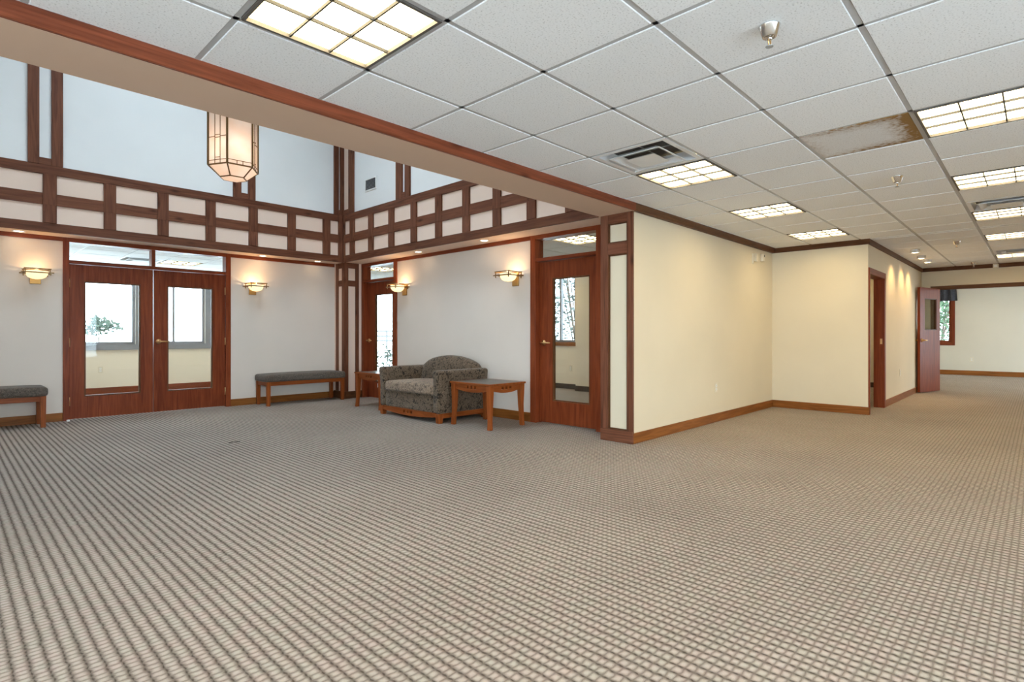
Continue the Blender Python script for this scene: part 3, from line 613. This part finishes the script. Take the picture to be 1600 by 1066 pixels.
for c_ in HIDDEN: put_light(cell(*c_), 'fluorescent ceiling light over the open carpet away from the beam')
for c_ in ((0, 0), (0, 8), (3, 4)):
    put_light(cell(*c_, OGX, OGY), {(0, 0): 'office ceiling light seen through the transom beside the pier', (0, 8): 'office ceiling light seen through the corner door transom', (3, 4): 'office ceiling light in front of the office window'}[c_])
for c_ in ((2, 0), (-2, -2)): put_light(cell(*c_, VGX, VGY), {(2, 0): 'lobby ceiling light seen through the right transom pane', (-2, -2): 'lobby ceiling light near the lobby side wall'}[c_])
for x in (14.6, 17.2):
    for y in (-1.5, 1.1): put_light((x, y, ZC - 0.05), 'fluorescent ceiling light in the room beyond the wide opening')
put_light((12.3, 2.7, ZC - 0.02), 'added unseen fluorescent ceiling light in the room off the hallway, close to its end wall'); put_light((10.4, 3.6, ZC - 0.02), 'fluorescent ceiling light in the middle of the room off the hallway')  # first light added out of view to brighten what shows through the doorway
def diffuser(broken):
    r = empty('ceiling_diffuser'); h = P / 2 - 0.014
    B(-h + 0.03, h - 0.03, -h + 0.03, h - 0.03, 0.068, 0.072).build('duct', 'duct_dark', r)
    def ring(h0, h1, z0, z1, name, mat):
        mb = MB(); e = 0.004
        a = [(-h0, -h0, z0), (h0, -h0, z0), (h0, h0, z0), (-h0, h0, z0)]; b_ = [(-h1, -h1, z1), (h1, -h1, z1), (h1, h1, z1), (-h1, h1, z1)]
        v = a + b_ + [(p[0], p[1], p[2] + e) for p in a] + [(p[0], p[1], p[2] + e) for p in b_]
        f = []
        for k in range(4):
            n = (k + 1) % 4; f += [(k, n, 4 + n, 4 + k), (8 + n, 8 + k, 12 + k, 12 + n), (n, k, 8 + k, 8 + n), (4 + k, 4 + n, 12 + n, 12 + k)]
        mb._add(v, f); return mb.build(name, mat, r, fix=True)
    ring(h, h - 0.035, -0.004, -0.004, 'frame', 'white_metal'); ring(h - 0.035, h - 0.05, -0.004, 0.06, 'outer_cone', 'white_metal')
    ring(0.195, 0.15, -0.016, 0.012, 'middle_cone', 'white_metal'); ring(0.20, 0.185, -0.018, -0.016, 'cone_lip', 'white_metal')
    mb = MB(); mb.hexa([(-.115, -.115, -.024), (.115, -.115, -.024), (.115, .115, -.024), (-.115, .115, -.024)], [(-.08, -.08, -.006), (.08, -.08, -.006), (.08, .08, -.006), (-.08, .08, -.006)]); mb.build('centre_plate', 'white_metal', r)
    for a in (0, PI / 2):
        mb = MB(); c_, s_ = math.cos(a), math.sin(a); mb.tube([(-0.24 * c_, -0.24 * s_, 0.05), (0.24 * c_, 0.24 * s_, 0.05)], 0.004, 6); mb.build('brace_rod', 'steel_grey', r)
    return r
dp = None
for c_, lb in VENTS.items():
    if dp is None: dp = diffuser(True); o = dp; o.location = cell(*c_)
    else: o = dup(dp, cell(*c_))
    tag(o, lb, 'air vent', 'ceiling air diffusers')
o = dup(dp, cell(1, 0, VGX, VGY)); tag(o, 'lobby ceiling diffuser seen through the left transom pane', 'air vent', 'ceiling air diffusers')

# ------------------------------------------------------------------ sprinklers, hallway downlights
def sprinkler():
    r = empty('fire_sprinkler')
    MB().lathe([(0.040, 0), (0.043, -0.003), (0.041, -0.006), (0.028, -0.048), (0.024, -0.05), (0.022, -0.046)], 24).build('escutcheon', 'chrome', r, smooth=True)
    MB().lathe([(0.010, -0.04), (0.012, -0.058), (0.007, -0.062)], 14).build('body', 'chrome', r, smooth=True)
    mb = MB()
    for s_ in (-1, 1): mb.tube([(s_ * 0.010, 0, -0.056), (s_ * 0.015, 0, -0.068), (s_ * 0.008, 0, -0.082), (0, 0, -0.086)], 0.0028, 6)
    mb.build('yoke', 'brass', r, smooth=True)
    MB().lathe([(0.003, -0.080), (0.016, -0.087), (0.015, -0.089), (0.003, -0.088)], 14).build('deflector', 'steel_grey', r)
    return r
sp0 = sprinkler()
for k, (x, y, lb) in enumerate([(2.40, 0.815, 'large chrome fire sprinkler hanging before the stained tile'), (5.40, 0.84, 'chrome fire sprinkler hanging just past the stained tile'), (9.70, 0.83, 'brassy fire sprinkler near the hallway downlights'), (12.70, 0.85, 'fire sprinkler hanging close to the header of the opening')]):
    o = sp0 if k == 0 else dup(sp0, (0, 0, 0)); o.location = (x, y, ZC - 0.007); tag(o, lb, 'sprinkler', 'ceiling fire sprinklers')
def downlight(lit, energy, spot):
    r = empty('downlight')
    MB().lathe([(0.062, 0.0), (0.064, -0.004), (0.058, -0.006), (0.047, -0.002), (0.045, 0.004)], 24, cap=False).build('trim_ring', 'white_metal', r, smooth=True)
    MB().lathe([(0.001, -0.0045), (0.030, -0.004), (0.044, 0.001)], 20, cap=False).build('bulb', 'downlight_bulb' if lit else 'steel_grey', r)
    return r
hall_dl = [(10.25, 1.37, 'ceiling can downlight beside the hallway doorway'), (11.10, 1.40, 'hallway ceiling can downlight, middle of its row of three'), (11.77, 1.40, 'hallway ceiling can downlight closest to the open brown door')]
for x, y, lb in hall_dl:
    r = downlight(True, 0, 0); r.location = (x, y, ZC - 0.052); tag(r, lb, 'downlight', 'hallway downlights')
    MB().lathe([(0.060, 0.0), (0.060, 0.046)], 24).build('can', 'white_metal', r, smooth=False)
    lamp('bulb_light', 'SPOT', r, (0, 0, -0.012), 22, (1, 0.64, 0.28), 0.02, (math.radians(16), 0, 0), math.radians(104), 0.9)
sof = [(3.466, 8.66, 'small soffit downlight above the sconce right of the double doors'), (4.355, 8.65, 'small soffit downlight above the bench near the corner pier'), (4.886, 5.185, 'small soffit downlight between the two sconces of the loveseat wall'), (4.88, 6.59, 'small soffit downlight above the loveseat near the corner door'), (0.654, 8.66, 'small soffit downlight left of the double doors'), (-0.235, 8.65, 'small soffit downlight above the bench left of the double doors')]
for x, y, lb in sof:
    r = downlight(True, 0, 0); r.location = (x, y, ZS - 0.0005); tag(r, lb, 'downlight', 'soffit downlights')
    dirx = math.radians(-12) if y > 8 else 0.0; diry = 0.0 if y > 8 else math.radians(12)
    lamp('bulb_light', 'SPOT', r, (0, 0, -0.02), 5.0, (1, 0.78, 0.5), 0.02, (dirx, diry, 0), math.radians(80), 0.9)

# ------------------------------------------------------------------ wall sconces (local: wall at y=0, fixture towards -y)
def sconce():
    r = empty('wall_sconce')
    B(-0.052, 0.052, -0.022, 0, -0.105, 0.075).build('backplate', 'gold_plate', r, bev=0.003)
    MB().bar((0, -0.02, 0.02), (0, -0.14, 0.02), 0.02).build('arm', 'bronze', r)
    cy = -0.145
    prof = [(0.012, -0.058), (0.05, -0.051), (0.082, -0.033), (0.102, -0.002), (0.108, 0.042), (0.104, 0.042), (0.098, 0.000), (0.078, -0.028), (0.048, -0.045), (0.01, -0.052)]
    MB().lathe(prof, 28, (0, cy, 0)).build('glass_bowl', 'bowl_glass', r, smooth=True)
    for z, hw, hd in ((0.062, 0.125, 0.12), (0.018, 0.150, 0.13)):
        for y in (cy - 0.112, cy + 0.112): MB().bar((-hw, y, z), (hw, y, z), 0.013).build('cross_bar', 'bronze', r)
        for x in (-0.112, 0.112): MB().bar((x, cy - hd, z), (x, -0.004 if z < 0.05 else cy + hd, z), 0.0105).build('side_bar', 'bronze', r)
    for x in (-0.112, 0.112):
        for y in (cy - 0.112, cy + 0.112): MB().bar((x, y, -0.012), (x, y, 0.066), 0.010).build('corner_stud', 'bronze', r)
    MB().lathe([(0.012, -0.03), (0.02, 0.0), (0.016, 0.022), (0.004, 0.03)], 12, (0, cy, 0.0)).build('bulb', 'sconce_bulb', r, smooth=True)
    return r
sc0 = sconce()
for k, (x, y, rz, lb) in enumerate([(0.815, WY, 0, 'glass bowl wall sconce above the left bench'), (3.367, WY, 0, 'glass bowl wall sconce between the double doors and corner pier'), (SX, 7.20, -PI / 2, 'glass bowl wall sconce beside the corner door'), (SX, 4.80, -PI / 2, 'glass bowl wall sconce beside the door next to the pier')]):
    o = sc0 if k == 0 else dup(sc0, (0, 0, 0)); o.location = (x, y, 1.80); o.rotation_euler = (0, 0, rz); tag(o, lb, 'wall lamp', 'craftsman wall sconces')
    lamp('bulb_light', 'POINT', o, (0, -0.145, 0.036), 1.3, (1, 0.72, 0.42), 0.012)

# ------------------------------------------------------------------ hexagonal lantern
ln = tag(empty('pendant_lantern', (2.08, 5.92, 2.655)), 'hexagonal art-glass lantern hanging in the tall atrium', 'pendant lamp')
R_, th0 = 0.232, math.radians(43.818) - PI / 2 + math.radians(-17.2)   # first corner direction
def hexp(r, z, k): 
    a = th0 + PI / 3 * k; return Vector((r * math.cos(a), r * math.sin(a), z))
zb, zt, rb = 0.105, 0.66, 0.125
for k in range(6):
    a, b_ = hexp(R_, zb, k), hexp(R_, zb, k + 1); c_, d_ = hexp(R_, zt, k + 1), hexp(R_, zt, k); n = (a + b_).normalized(); n.z = 0; n *= 0.004
    MB()._add([a, b_, c_, d_, a - n, b_ - n, c_ - n, d_ - n], [(0, 1, 2, 3), (7, 6, 5, 4), (1, 0, 4, 5), (2, 1, 5, 6), (3, 2, 6, 7), (0, 3, 7, 4)]).build('glass_panel', 'opal_glass', ln)
    e, f = hexp(rb, 0.01, k), hexp(rb, 0.01, k + 1); up = Vector((0, 0, 0.004))
    MB()._add([e, f, b_, a, e + up, f + up, b_ + up, a + up], [(3, 2, 1, 0), (4, 5, 6, 7), (0, 1, 5, 4), (1, 2, 6, 5), (2, 3, 7, 6), (3, 0, 4, 7)]).build('base_panel', 'opal_glass', ln)
    MB().bar(hexp(R_ + .003, zb, k), hexp(R_ + .003, zt, k), 0.016).build('corner_bar', 'bronze', ln)
    MB().bar(hexp(R_ + .003, zb, k), hexp(R_ + .003, zb, k + 1), 0.012).build('edge_bar', 'bronze', ln); MB().bar(hexp(R_ + .003, zt, k), hexp(R_ + .003, zt, k + 1), 0.02).build('edge_bar', 'bronze', ln)
    MB().bar(hexp(rb, 0.01, k), hexp(rb, 0.01, k + 1), 0.009).build('edge_bar', 'bronze', ln); MB().bar(hexp(R_, zb, k), hexp(rb, 0.01, k), 0.010).build('hip_bar', 'bronze', ln)
    # leaded cames
    mb = MB(); o_ = (a + b_).normalized() * 0.003; o_.z = 0
    def pt(u, z): return a.lerp(b_, u) + o_ + Vector((0, 0, z - zb))
    cw = 0.005
    mb.bar(pt(0, zb + .04), pt(1, zb + .04), cw)
    if k % 2 == 0:
        for u in (0.36, 0.64): mb.bar(pt(u, zb), pt(u, zt), cw)
        mb.bar(pt(0, 0.375), pt(0.36, 0.375), cw); mb.bar(pt(0.64, 0.375), pt(1, 0.375), cw)
        for z in (0.39, 0.365, 0.17): mb.bar(pt(0.36, z), pt(0.64, z), cw)
    else:
        for u in (0.38, 0.62): mb.bar(pt(u, zb), pt(u, zb + .04), cw)
    mb.build('came', 'bronze', ln)
MB().lathe([(0.001, 0.004), (rb, 0.006), (rb, 0.012), (0.001, 0.012)], 6, rot=th0).build('base_glass', 'opal_glass', ln)
MB().lathe([(0.275, zt), (0.275, zt + 0.02), (0.10, zt + 0.16), (0.04, zt + 0.19), (0.012, zt + 0.22)], 6, rot=th0).build('cap', 'bronze', ln)
MB().tube([(0, 0, zt + 0.2), (0, 0, ZT - 2.655 + 0.02)], 0.008, 8).build('stem', 'bronze', ln)
MB().lathe([(0.022, 0.34), (0.035, 0.38), (0.03, 0.42), (0.012, 0.45)], 12).build('bulb', 'sconce_bulb', ln, smooth=True)
lamp('bulb_light', 'POINT', ln, (0, 0, 0.27), 2.6, (1, 0.78, 0.60), 0.05)

# ------------------------------------------------------------------ furniture
def apron(y0, y1, x0, x1, z_top, depth, sag, holes=True, axis='y', hs=0.034, gap=0.064):
    # board with arched lower edge and three square cut-outs, running along y (thickness x0..x1) or along x
    mb = MB(); n = 16; c = (y0 + y1) / 2
    zs = z_top - 0.018 - hs
    def bx(a, b_, lo0, lo1, hi):
        if axis == 'y': mb.hexa([(x0, a, lo0), (x1, a, lo0), (x1, b_, lo1), (x0, b_, lo1)], [(x0, a, hi), (x1, a, hi), (x1, b_, hi), (x0, b_, hi)])
        else: mb.hexa([(a, x0, lo0), (b_, x0, lo1), (b_, x1, lo1), (a, x1, lo0)], [(a, x0, hi), (b_, x0, hi), (b_, x1, hi), (a, x1, hi)])
    def low(y):
        u = (y - c) / ((y1 - y0) / 2); return z_top - depth - sag * (1 - u * u)
    cuts = sorted({y0 + (y1 - y0) * i / n for i in range(n + 1)} | ({c + k * gap + s_ * hs / 2 for k in (-1, 0, 1) for s_ in (-1, 1)} if holes else set()))
    for a, b_ in zip(cuts[:-1], cuts[1:]):
        mid = (a + b_) / 2
        if holes and any(abs(mid - (c + k * gap)) < hs / 2 for k in (-1, 0, 1)):
            bx(a, b_, low(a), low(b_), zs); bx(a, b_, zs + hs, zs + hs, z_top)
        else: bx(a, b_, low(a), low(b_), z_top)
    return mb
def side_table():
    r = empty('side_table'); hx, hy, zt_ = 0.30, 0.35, 0.52
    B(-hx, hx, -hy, hy, zt_ - 0.022, zt_ - 0.001).build('table_edge', 'cherry_y', r, bev=0.004)
    B(-hx + 0.03, hx - 0.03, -hy + 0.03, hy - 0.03, zt_ - 0.004, zt_).build('table_top', 'table_top', r)
    for sx in (-1, 1):
        for sy in (-1, 1):
            mb = MB(); pr = [(0.024, 0.0, -0.012), (0.022, 0.10, -0.006), (0.026, 0.25, 0.0), (0.031, 0.40, 0.0), (0.033, zt_ - 0.022, 0.0)]
            vs = []
            for hw, z, off in pr:
                cx_, cy_ = sx * (hx - 0.045 - off), sy * (hy - 0.045 - off)
                vs += [(cx_ - hw, cy_ - hw, z), (cx_ + hw, cy_ - hw, z), (cx_ + hw, cy_ + hw, z), (cx_ - hw, cy_ + hw, z)]
            fs = [(3, 2, 1, 0)] + [(i * 4 + k, i * 4 + (k + 1) % 4, i * 4 + 4 + (k + 1) % 4, i * 4 + 4 + k) for i in range(4) for k in range(4)] + [(16, 17, 18, 19)]
            mb._add(vs, fs); mb.build('leg', 'cherry_z', r, bev=0.003)
    for s_ in (-1, 1):
        x = s_ * (hx - 0.042); apron(-hy + 0.078, hy - 0.078, x - 0.01, x + 0.01, zt_ - 0.022, 0.062, 0.03).build('apron', 'cherry_y', r)
        y = s_ * (hy - 0.042); apron(-hx + 0.078, hx - 0.078, y - 0.01, y + 0.01, zt_ - 0.022, 0.062, 0.03, axis='x').build('apron', 'cherry_x', r)
    return r
ta = side_table(); ta.location = (4.565, 4.785, 0); tag(ta, 'cherry side table between the loveseat and the pier door', 'side table', 'cherry side tables')
tb = dup(ta, (4.635, 7.105, 0)); tag(tb, 'cherry side table between the loveseat and the corner door', 'side table', 'cherry side tables')
def bench():
    r = empty('bench'); hx, hy = 0.635, 0.215
    def puff(x, y, z):
        u = 1 - (x / 0.66) ** 4; v = 1 - (y / 0.24) ** 4
        return (x, y, z + (0.016 * u * v if z > 0.42 else 0))
    MB().rbox(-hx - 0.018, hx + 0.018, -hy - 0.018, hy + 0.018, 0.362, 0.468, 0.036, puff, 4, 12).build('cushion', 'bench_fabric', r, smooth=True)
    for s_ in (-1, 1):
        B(-hx + 0.052, hx - 0.052, s_ * (hy - 0.022) - 0.012, s_ * (hy - 0.022) + 0.012, 0.305, 0.366).build('seat_rail', 'cherry_x', r, bev=0.003)
        B(s_ * (hx - 0.022) - 0.012, s_ * (hx - 0.022) + 0.012, -hy + 0.052, hy - 0.052, 0.305, 0.366).build('seat_rail', 'cherry_y', r, bev=0.003)
        for q in (-1, 1):
            cx_, cy_ = s_ * (hx - 0.027), q * (hy - 0.027); MB().hexa([(cx_ - .024, cy_ - .024, 0), (cx_ + .024, cy_ - .024, 0), (cx_ + .024, cy_ + .024, 0), (cx_ - .024, cy_ + .024, 0)], [(cx_ - .027, cy_ - .027, .365), (cx_ + .027, cy_ - .027, .365), (cx_ + .027, cy_ + .027, .365), (cx_ - .027, cy_ + .027, .365)]).build('leg', 'cherry_z', r, bev=0.003)
    return r
be = bench(); be.location = (4.045, 8.565, 0); tag(be, 'upholstered bench against the wall beside the corner pier', 'bench', 'upholstered benches')
b2 = dup(be, (0.235, 8.555, 0)); tag(b2, 'upholstered bench under the sconce left of the double doors', 'bench', 'upholstered benches')
# loveseat (local x: front -> back, y: along the wall)
so = tag(empty('loveseat', (4.17, 5.865, 0)), 'mottled brown upholstered loveseat with arched back', 'loveseat')
HWs = 0.645
def flare(sy):
    def f(x, y, z):
        t_ = max(0, (z - 0.42) / 0.23); out = 0.025 * t_ * t_
        bow = 0.012 * math.sin(PI * min(1, max(0, (z - 0.12) / 0.5)))
        return (x - 0.02 * t_ * (1 if x < 0.3 else 0), y + sy * (out if sy * y > HWs - 0.08 else out * 0.6) + sy * bow * 0.3, z)
    return f
for sy in (-1, 1):
    y0, y1 = (HWs - 0.135, HWs) if sy > 0 else (-HWs, -HWs + 0.135)
    MB().rbox(0.0, 0.82, y0, y1, 0.115, 0.645, 0.042, flare(sy), 5, 8).build('arm', 'upholstery', so, smooth=True)
MB().rbox(0.012, 0.80, -HWs + 0.13, HWs - 0.13, 0.118, 0.335, 0.02, None, 3, 8).build('seat_deck', 'upholstery', so, smooth=True)
def cush(x, y, z):
    u = 1 - (y / 0.52) ** 4; v = 1 - ((x - 0.3) / 0.36) ** 4
    return (x - 0.014 * u * (1 if x < 0.1 else 0), y, z + (0.022 * u * max(0, v) if z > 0.41 else 0))
cs = MB().rbox(-0.006, 0.62, -HWs + 0.137, HWs - 0.137, 0.336, 0.458, 0.034, cush, 4, 10).build('seat_cushion', 'seat_upholstery', so, smooth=True)
for z in (0.345, ): 
    mb = MB(); yw_ = HWs - 0.145; mb.tube([(-0.020 + 0.014 * (abs(q) / yw_) ** 4, q, z) for q in [yw_ * (i / 8 - 1) for i in range(17)]], 0.006, 6); mb.build('piping', 'upholstery', cs, smooth=True)
# arched back
def backprof(u): return 0.66 + 0.135 * max(0.0, 1 - u * u) ** 0.62
ny, nx = 36, 8; vs = []; fs = []
yb = HWs - 0.10
for i in range(ny + 1):
    u = -1 + 2 * i / ny; y = u * yb; top = backprof(u)
    ringp = [(0.61, 0.34), (0.60, 0.45), (0.635, top - 0.10), (0.66, top - 0.035), (0.70, top - 0.006), (0.75, top), (0.795, top - 0.012), (0.818, top - 0.05), (0.822, 0.40), (0.82, 0.13), (0.66, 0.13)]
    vs += [(x, y, z) for x, z in ringp]
n_ = 11
for i in range(ny):
    for k in range(n_): fs.append((i * n_ + k, i * n_ + (k + 1) % n_, (i + 1) * n_ + (k + 1) % n_, (i + 1) * n_ + k))
fs += [tuple(range(n_)), tuple(reversed(range(ny * n_, (ny + 1) * n_)))]
MB()._add(vs, fs).build('back', 'upholstery', so, smooth=True, fix=True)
# timber base
apron(-HWs + 0.075, HWs - 0.075, 0.006, 0.030, 0.125, 0.052, 0.032, True, 'y', 0.036, 0.075).build('front_rail', 'cherry_y', so)
for s_ in (-1, 1):
    y = s_ * (HWs - 0.022); B(0.07, 0.76, y - 0.012, y + 0.012, 0.06, 0.120).build('side_rail', 'cherry_x', so, bev=0.003)
    for x in (0.038, 0.785):
        yy = s_ * (HWs - 0.04); MB().hexa([(x - .030, yy - .030, 0), (x + .030, yy - .030, 0), (x + .030, yy + .030, 0), (x - .030, yy + .030, 0)], [(x - .037, yy - .037, .118), (x + .037, yy - .037, .118), (x + .037, yy + .037, .118), (x - .037, yy + .037, .118)]).build('foot', 'cherry_z', so, bev=0.004)
B(0.03, 0.80, -HWs + 0.05, HWs - 0.05, 0.10, 0.125).build('underframe', 'walnut_y', so)

# ------------------------------------------------------------------ small wall fittings
def outlet(label, loc, rz):
    r = tag(empty('wall_outlet', loc, rz), label, 'outlet', 'wall outlets')
    B(-0.036, 0.036, -0.006, 0, -0.058, 0.058).build('cover_plate', 'ivory', r, bev=0.002)
    for z in (-0.021, 0.021):
        s_ = MB().lathe([(0.0165, 0), (0.0165, 0.003)], 14); s_.v = [(p[0], -0.006 - p[2], p[1] + z) for p in s_.v]; q = s_.build('socket', 'white_plastic', r, fix=True)
        B(-0.007, -0.005, -0.0094, -0.009, z - 0.004, z + 0.006).build('slot', 'dark_slot', q); B(0.005, 0.007, -0.0094, -0.009, z - 0.004, z + 0.006).build('slot', 'dark_slot', q)
    return r
outlet('ivory outlet low on the long cream wall', (6.67, YW, 0.425), 0); outlet('ivory outlet low on the hallway wall', (10.97, HY, 0.455), 0)
outlet('ivory outlet low on the far pale wall', (19.0, 1.317, 0.42), -PI / 2); outlet('white outlet under the lobby window behind the double doors', (2.02, ex_y, 0.447), 0)
outlet('ivory outlet below the office window', (8.70, 6.73, 0.41), -PI / 2)
se = tag(empty('motion_sensor', (8.19, YW, 2.185)), 'small ivory motion sensor high on the cream wall near the corner', 'sensor')
MB().rbox(-0.035, 0.035, -0.05, 0.0, -0.055, 0.055, 0.012, None, 3, 2).build('housing', 'ivory', se, smooth=True); B(-0.012, 0.012, -0.0515, -0.049, 0.005, 0.035).build('lens', 'dark_slot', se)
se = tag(empty('chime_box', (7.98, YW, 2.17)), 'thin ivory wall box beside the motion sensor', 'wall box')
B(-0.05, 0.02, -0.035, 0, -0.06, 0.05).build('housing', 'ivory', se, bev=0.003); B(-0.12, -0.10, -0.02, 0, -0.10, 0.045).build('side_clip', 'ivory', se, bev=0.002)
cb = tag(empty('crown_box', (HX - 0.02, 0.58, 2.322)), 'small ivory box mounted on the crown board above the opening', 'wall box')
B(-0.05, 0, -0.04, 0.04, -0.036, 0.036).build('housing', 'ivory', cb, bev=0.004); B(-0.054, -0.05, -0.02, 0.02, -0.02, 0.02).build('cover', 'white_plastic', cb)
gr = tag(empty('wall_grille', (CX, 7.60, 3.45)), 'white louvred air grille on the upper side wall', 'air vent')
g = MB()
for q in ((-0.165, 0.165, -0.10, -0.08), (-0.165, 0.165, 0.08, 0.10), (-0.165, -0.145, -0.08, 0.08), (0.145, 0.165, -0.08, 0.08)): g.box(-0.012, 0, q[0], q[1], q[2], q[3])
g.build('frame', 'white_plastic', gr)
for k in range(8):
    z = -0.07 + k * 0.02; MB().hexa([(-0.010, -0.145, z - 0.008), (-0.001, -0.145, z), (-0.001, 0.145, z), (-0.010, 0.145, z - 0.008)], [(-0.010, -0.145, z - 0.005), (-0.001, -0.145, z + 0.003), (-0.001, 0.145, z + 0.003), (-0.010, 0.145, z - 0.005)]).build('slat', 'steel_grey' , gr)
B(-0.001, 0.0, -0.145, 0.145, -0.08, 0.08).build('duct_backing', 'duct_dark', gr)
# valance at the far window
va = tag(empty('valance', (18.90, 2.06, 2.32)), 'dark grey pleated valance over the far window', 'curtain')
n = 60; vs = []; fs = []
for i in range(n + 1):
    y = -0.44 + 0.88 * i / n; ph = 2 * PI * i / 10
    for z, a in ((0, 0.012), (-0.16, 0.022), (-0.33, 0.034)): vs.append((-0.02 + a * math.sin(ph), y * (1 + 0.05 * (-z / 0.33)), z)); vs.append((-0.012 + a * math.sin(ph), y * (1 + 0.05 * (-z / 0.33)), z))
for i in range(n):
    for k in (0, 2):
        o = i * 6 + k; fs += [(o, o + 2, o + 8, o + 6), (o + 1, o + 7, o + 9, o + 3)]
    o = i * 6 + 4; fs.append((o, o + 1, o + 7, o + 6))
MB()._add(vs, fs).build('cloth', 'valance_cloth', va, smooth=True)
B(-0.03, 0.08, -0.45, 0.45, 0.0, 0.02).build('mounting_board', 'oak_y', va)
# scraps on the carpet
tw = MB().tube([(-0.05, 0.0, 0.005), (-0.03, 0.004, 0.008), (0.02, -0.002, 0.007), (0.055, 0.004, 0.006)], [0.006, 0.004, 0.003, 0.0035], 6).build('scrap', 'twig', None, (2.045, 5.805, 0.0), smooth=True)
tag(tw, 'thin dark scrap lying on the carpet in front of the bench', 'scrap')
ds = MB().rbox(-0.016, 0.016, -0.016, 0.016, 0.0, 0.024, 0.008, None, 3, 1).build('door_stop_bead', 'white_plastic', None, (1.116, 8.705, 0.0), smooth=True)
tag(ds, 'tiny white plastic bead at the foot of the double door frame', 'bead')

# ------------------------------------------------------------------ outside
def plant(name, label, cat, loc, h, r, n, leafmat, crown_z=0.45, trunk=True, leaf=0.12, group=None, seed=1):
    rnd = random.Random(seed); root = tag(empty(name, loc), label, cat, group)
    mb = MB()
    if trunk:
        mb.tube([(0, 0, -0.15), (0.02 * h, 0, h * 0.35), (0, 0.02 * h, h * 0.8)], [0.022 * h ** .8, 0.016 * h ** .8, 0.006 * h ** .8], 8)
    for k in range(9):
        a = rnd.uniform(0, 2 * PI); z0 = h * rnd.uniform(0.1 if not trunk else crown_z * 0.7, 0.6); rr = r * rnd.uniform(0.5, 0.95)
        mb.tube([(0, 0, z0 if trunk else -0.12), (rr * .5 * math.cos(a), rr * .5 * math.sin(a), z0 + h * .12), (rr * math.cos(a), rr * math.sin(a), min(h * .95, z0 + h * .28))], [0.007 * h ** .8, 0.005 * h ** .8, 0.003], 5)
    mb.build('trunk' if trunk else 'stems', 'bark', root)
    f = MB(); cz = h * (crown_z + 1) / 2; rz_ = h * (1 - crown_z) / 2
    blobs = [(rnd.gauss(0, .42), rnd.gauss(0, .42), rnd.gauss(0, .42)) for _ in range(16)]
    for _ in range(n):
        q = rnd.choice(blobs); p = Vector([max(-1.1, min(1.1, c + rnd.gauss(0, .26))) for c in q]); p = Vector((p.x * r, p.y * r, cz + p.z * rz_))
        u = Vector((rnd.gauss(0, 1), rnd.gauss(0, 1), rnd.gauss(0, 1))).normalized(); v = u.orthogonal().normalized(); s_ = leaf * rnd.uniform(.6, 1.3)
        f._add([p - u * s_ * .5, p + v * s_ * .28, p + u * s_ * .5, p - v * s_ * .28], [(0, 1, 2, 3)])
    fo = f.build('foliage', leafmat, root); fo['kind'] = 'stuff'
    return root
plant('tree', 'pale leafy tree outside the office window beside the pier door', 'tree', (14.2, 10.6, -0.15), 5.5, 2.3, 7500, 'leaf_silver', 0.05, False, 0.15, None, 3)
plant('tree', 'green leafy tree outside the far brown window', 'tree', (24.0, 2.6, -0.15), 5.0, 1.6, 5200, 'leaf_green', 0.05, False, 0.14, None, 4)
plant('shrub', 'leafy shrub outside the corner door window', 'shrub', (8.75, 13.25, -0.15), 1.15, 0.6, 500, 'leaf_dark', 0.1, False, 0.10, None, 5)
plant('shrub', 'low shrub at the foot of the tall office window', 'shrub', (7.55, 13.0, -0.15), 0.55, 0.5, 350, 'leaf_dark', 0.1, False, 0.09, None, 6)
plant('tree', 'distant low tree beyond the lobby window', 'tree', (7.0, 43.0, -0.15), 2.3, 1.1, 260, 'leaf_dark', 0.55, True, 0.35, None, 8)
plant('tree', 'distant taller tree at the edge of the lobby window', 'tree', (3.6, 43.5, -0.15), 2.3, 1.5, 500, 'leaf_dark', 0.10, True, 0.35, None, 9)
fe = tag(empty('rail_fence', (30, 50, -0.15)), 'long pale rail fence across the lot, seen through the corner door', 'fence')
for z in (0.5, 1.0, 1.5): B(-9, 9, -0.04, 0.04, z, z + 0.18).build('rail', 'pale_siding', fe)
for k in range(7): B(-9 + k * 3 - 0.07, -9 + k * 3 + 0.07, 0.04, 0.18, 0, 1.75).build('fence_post', 'pale_siding', fe)
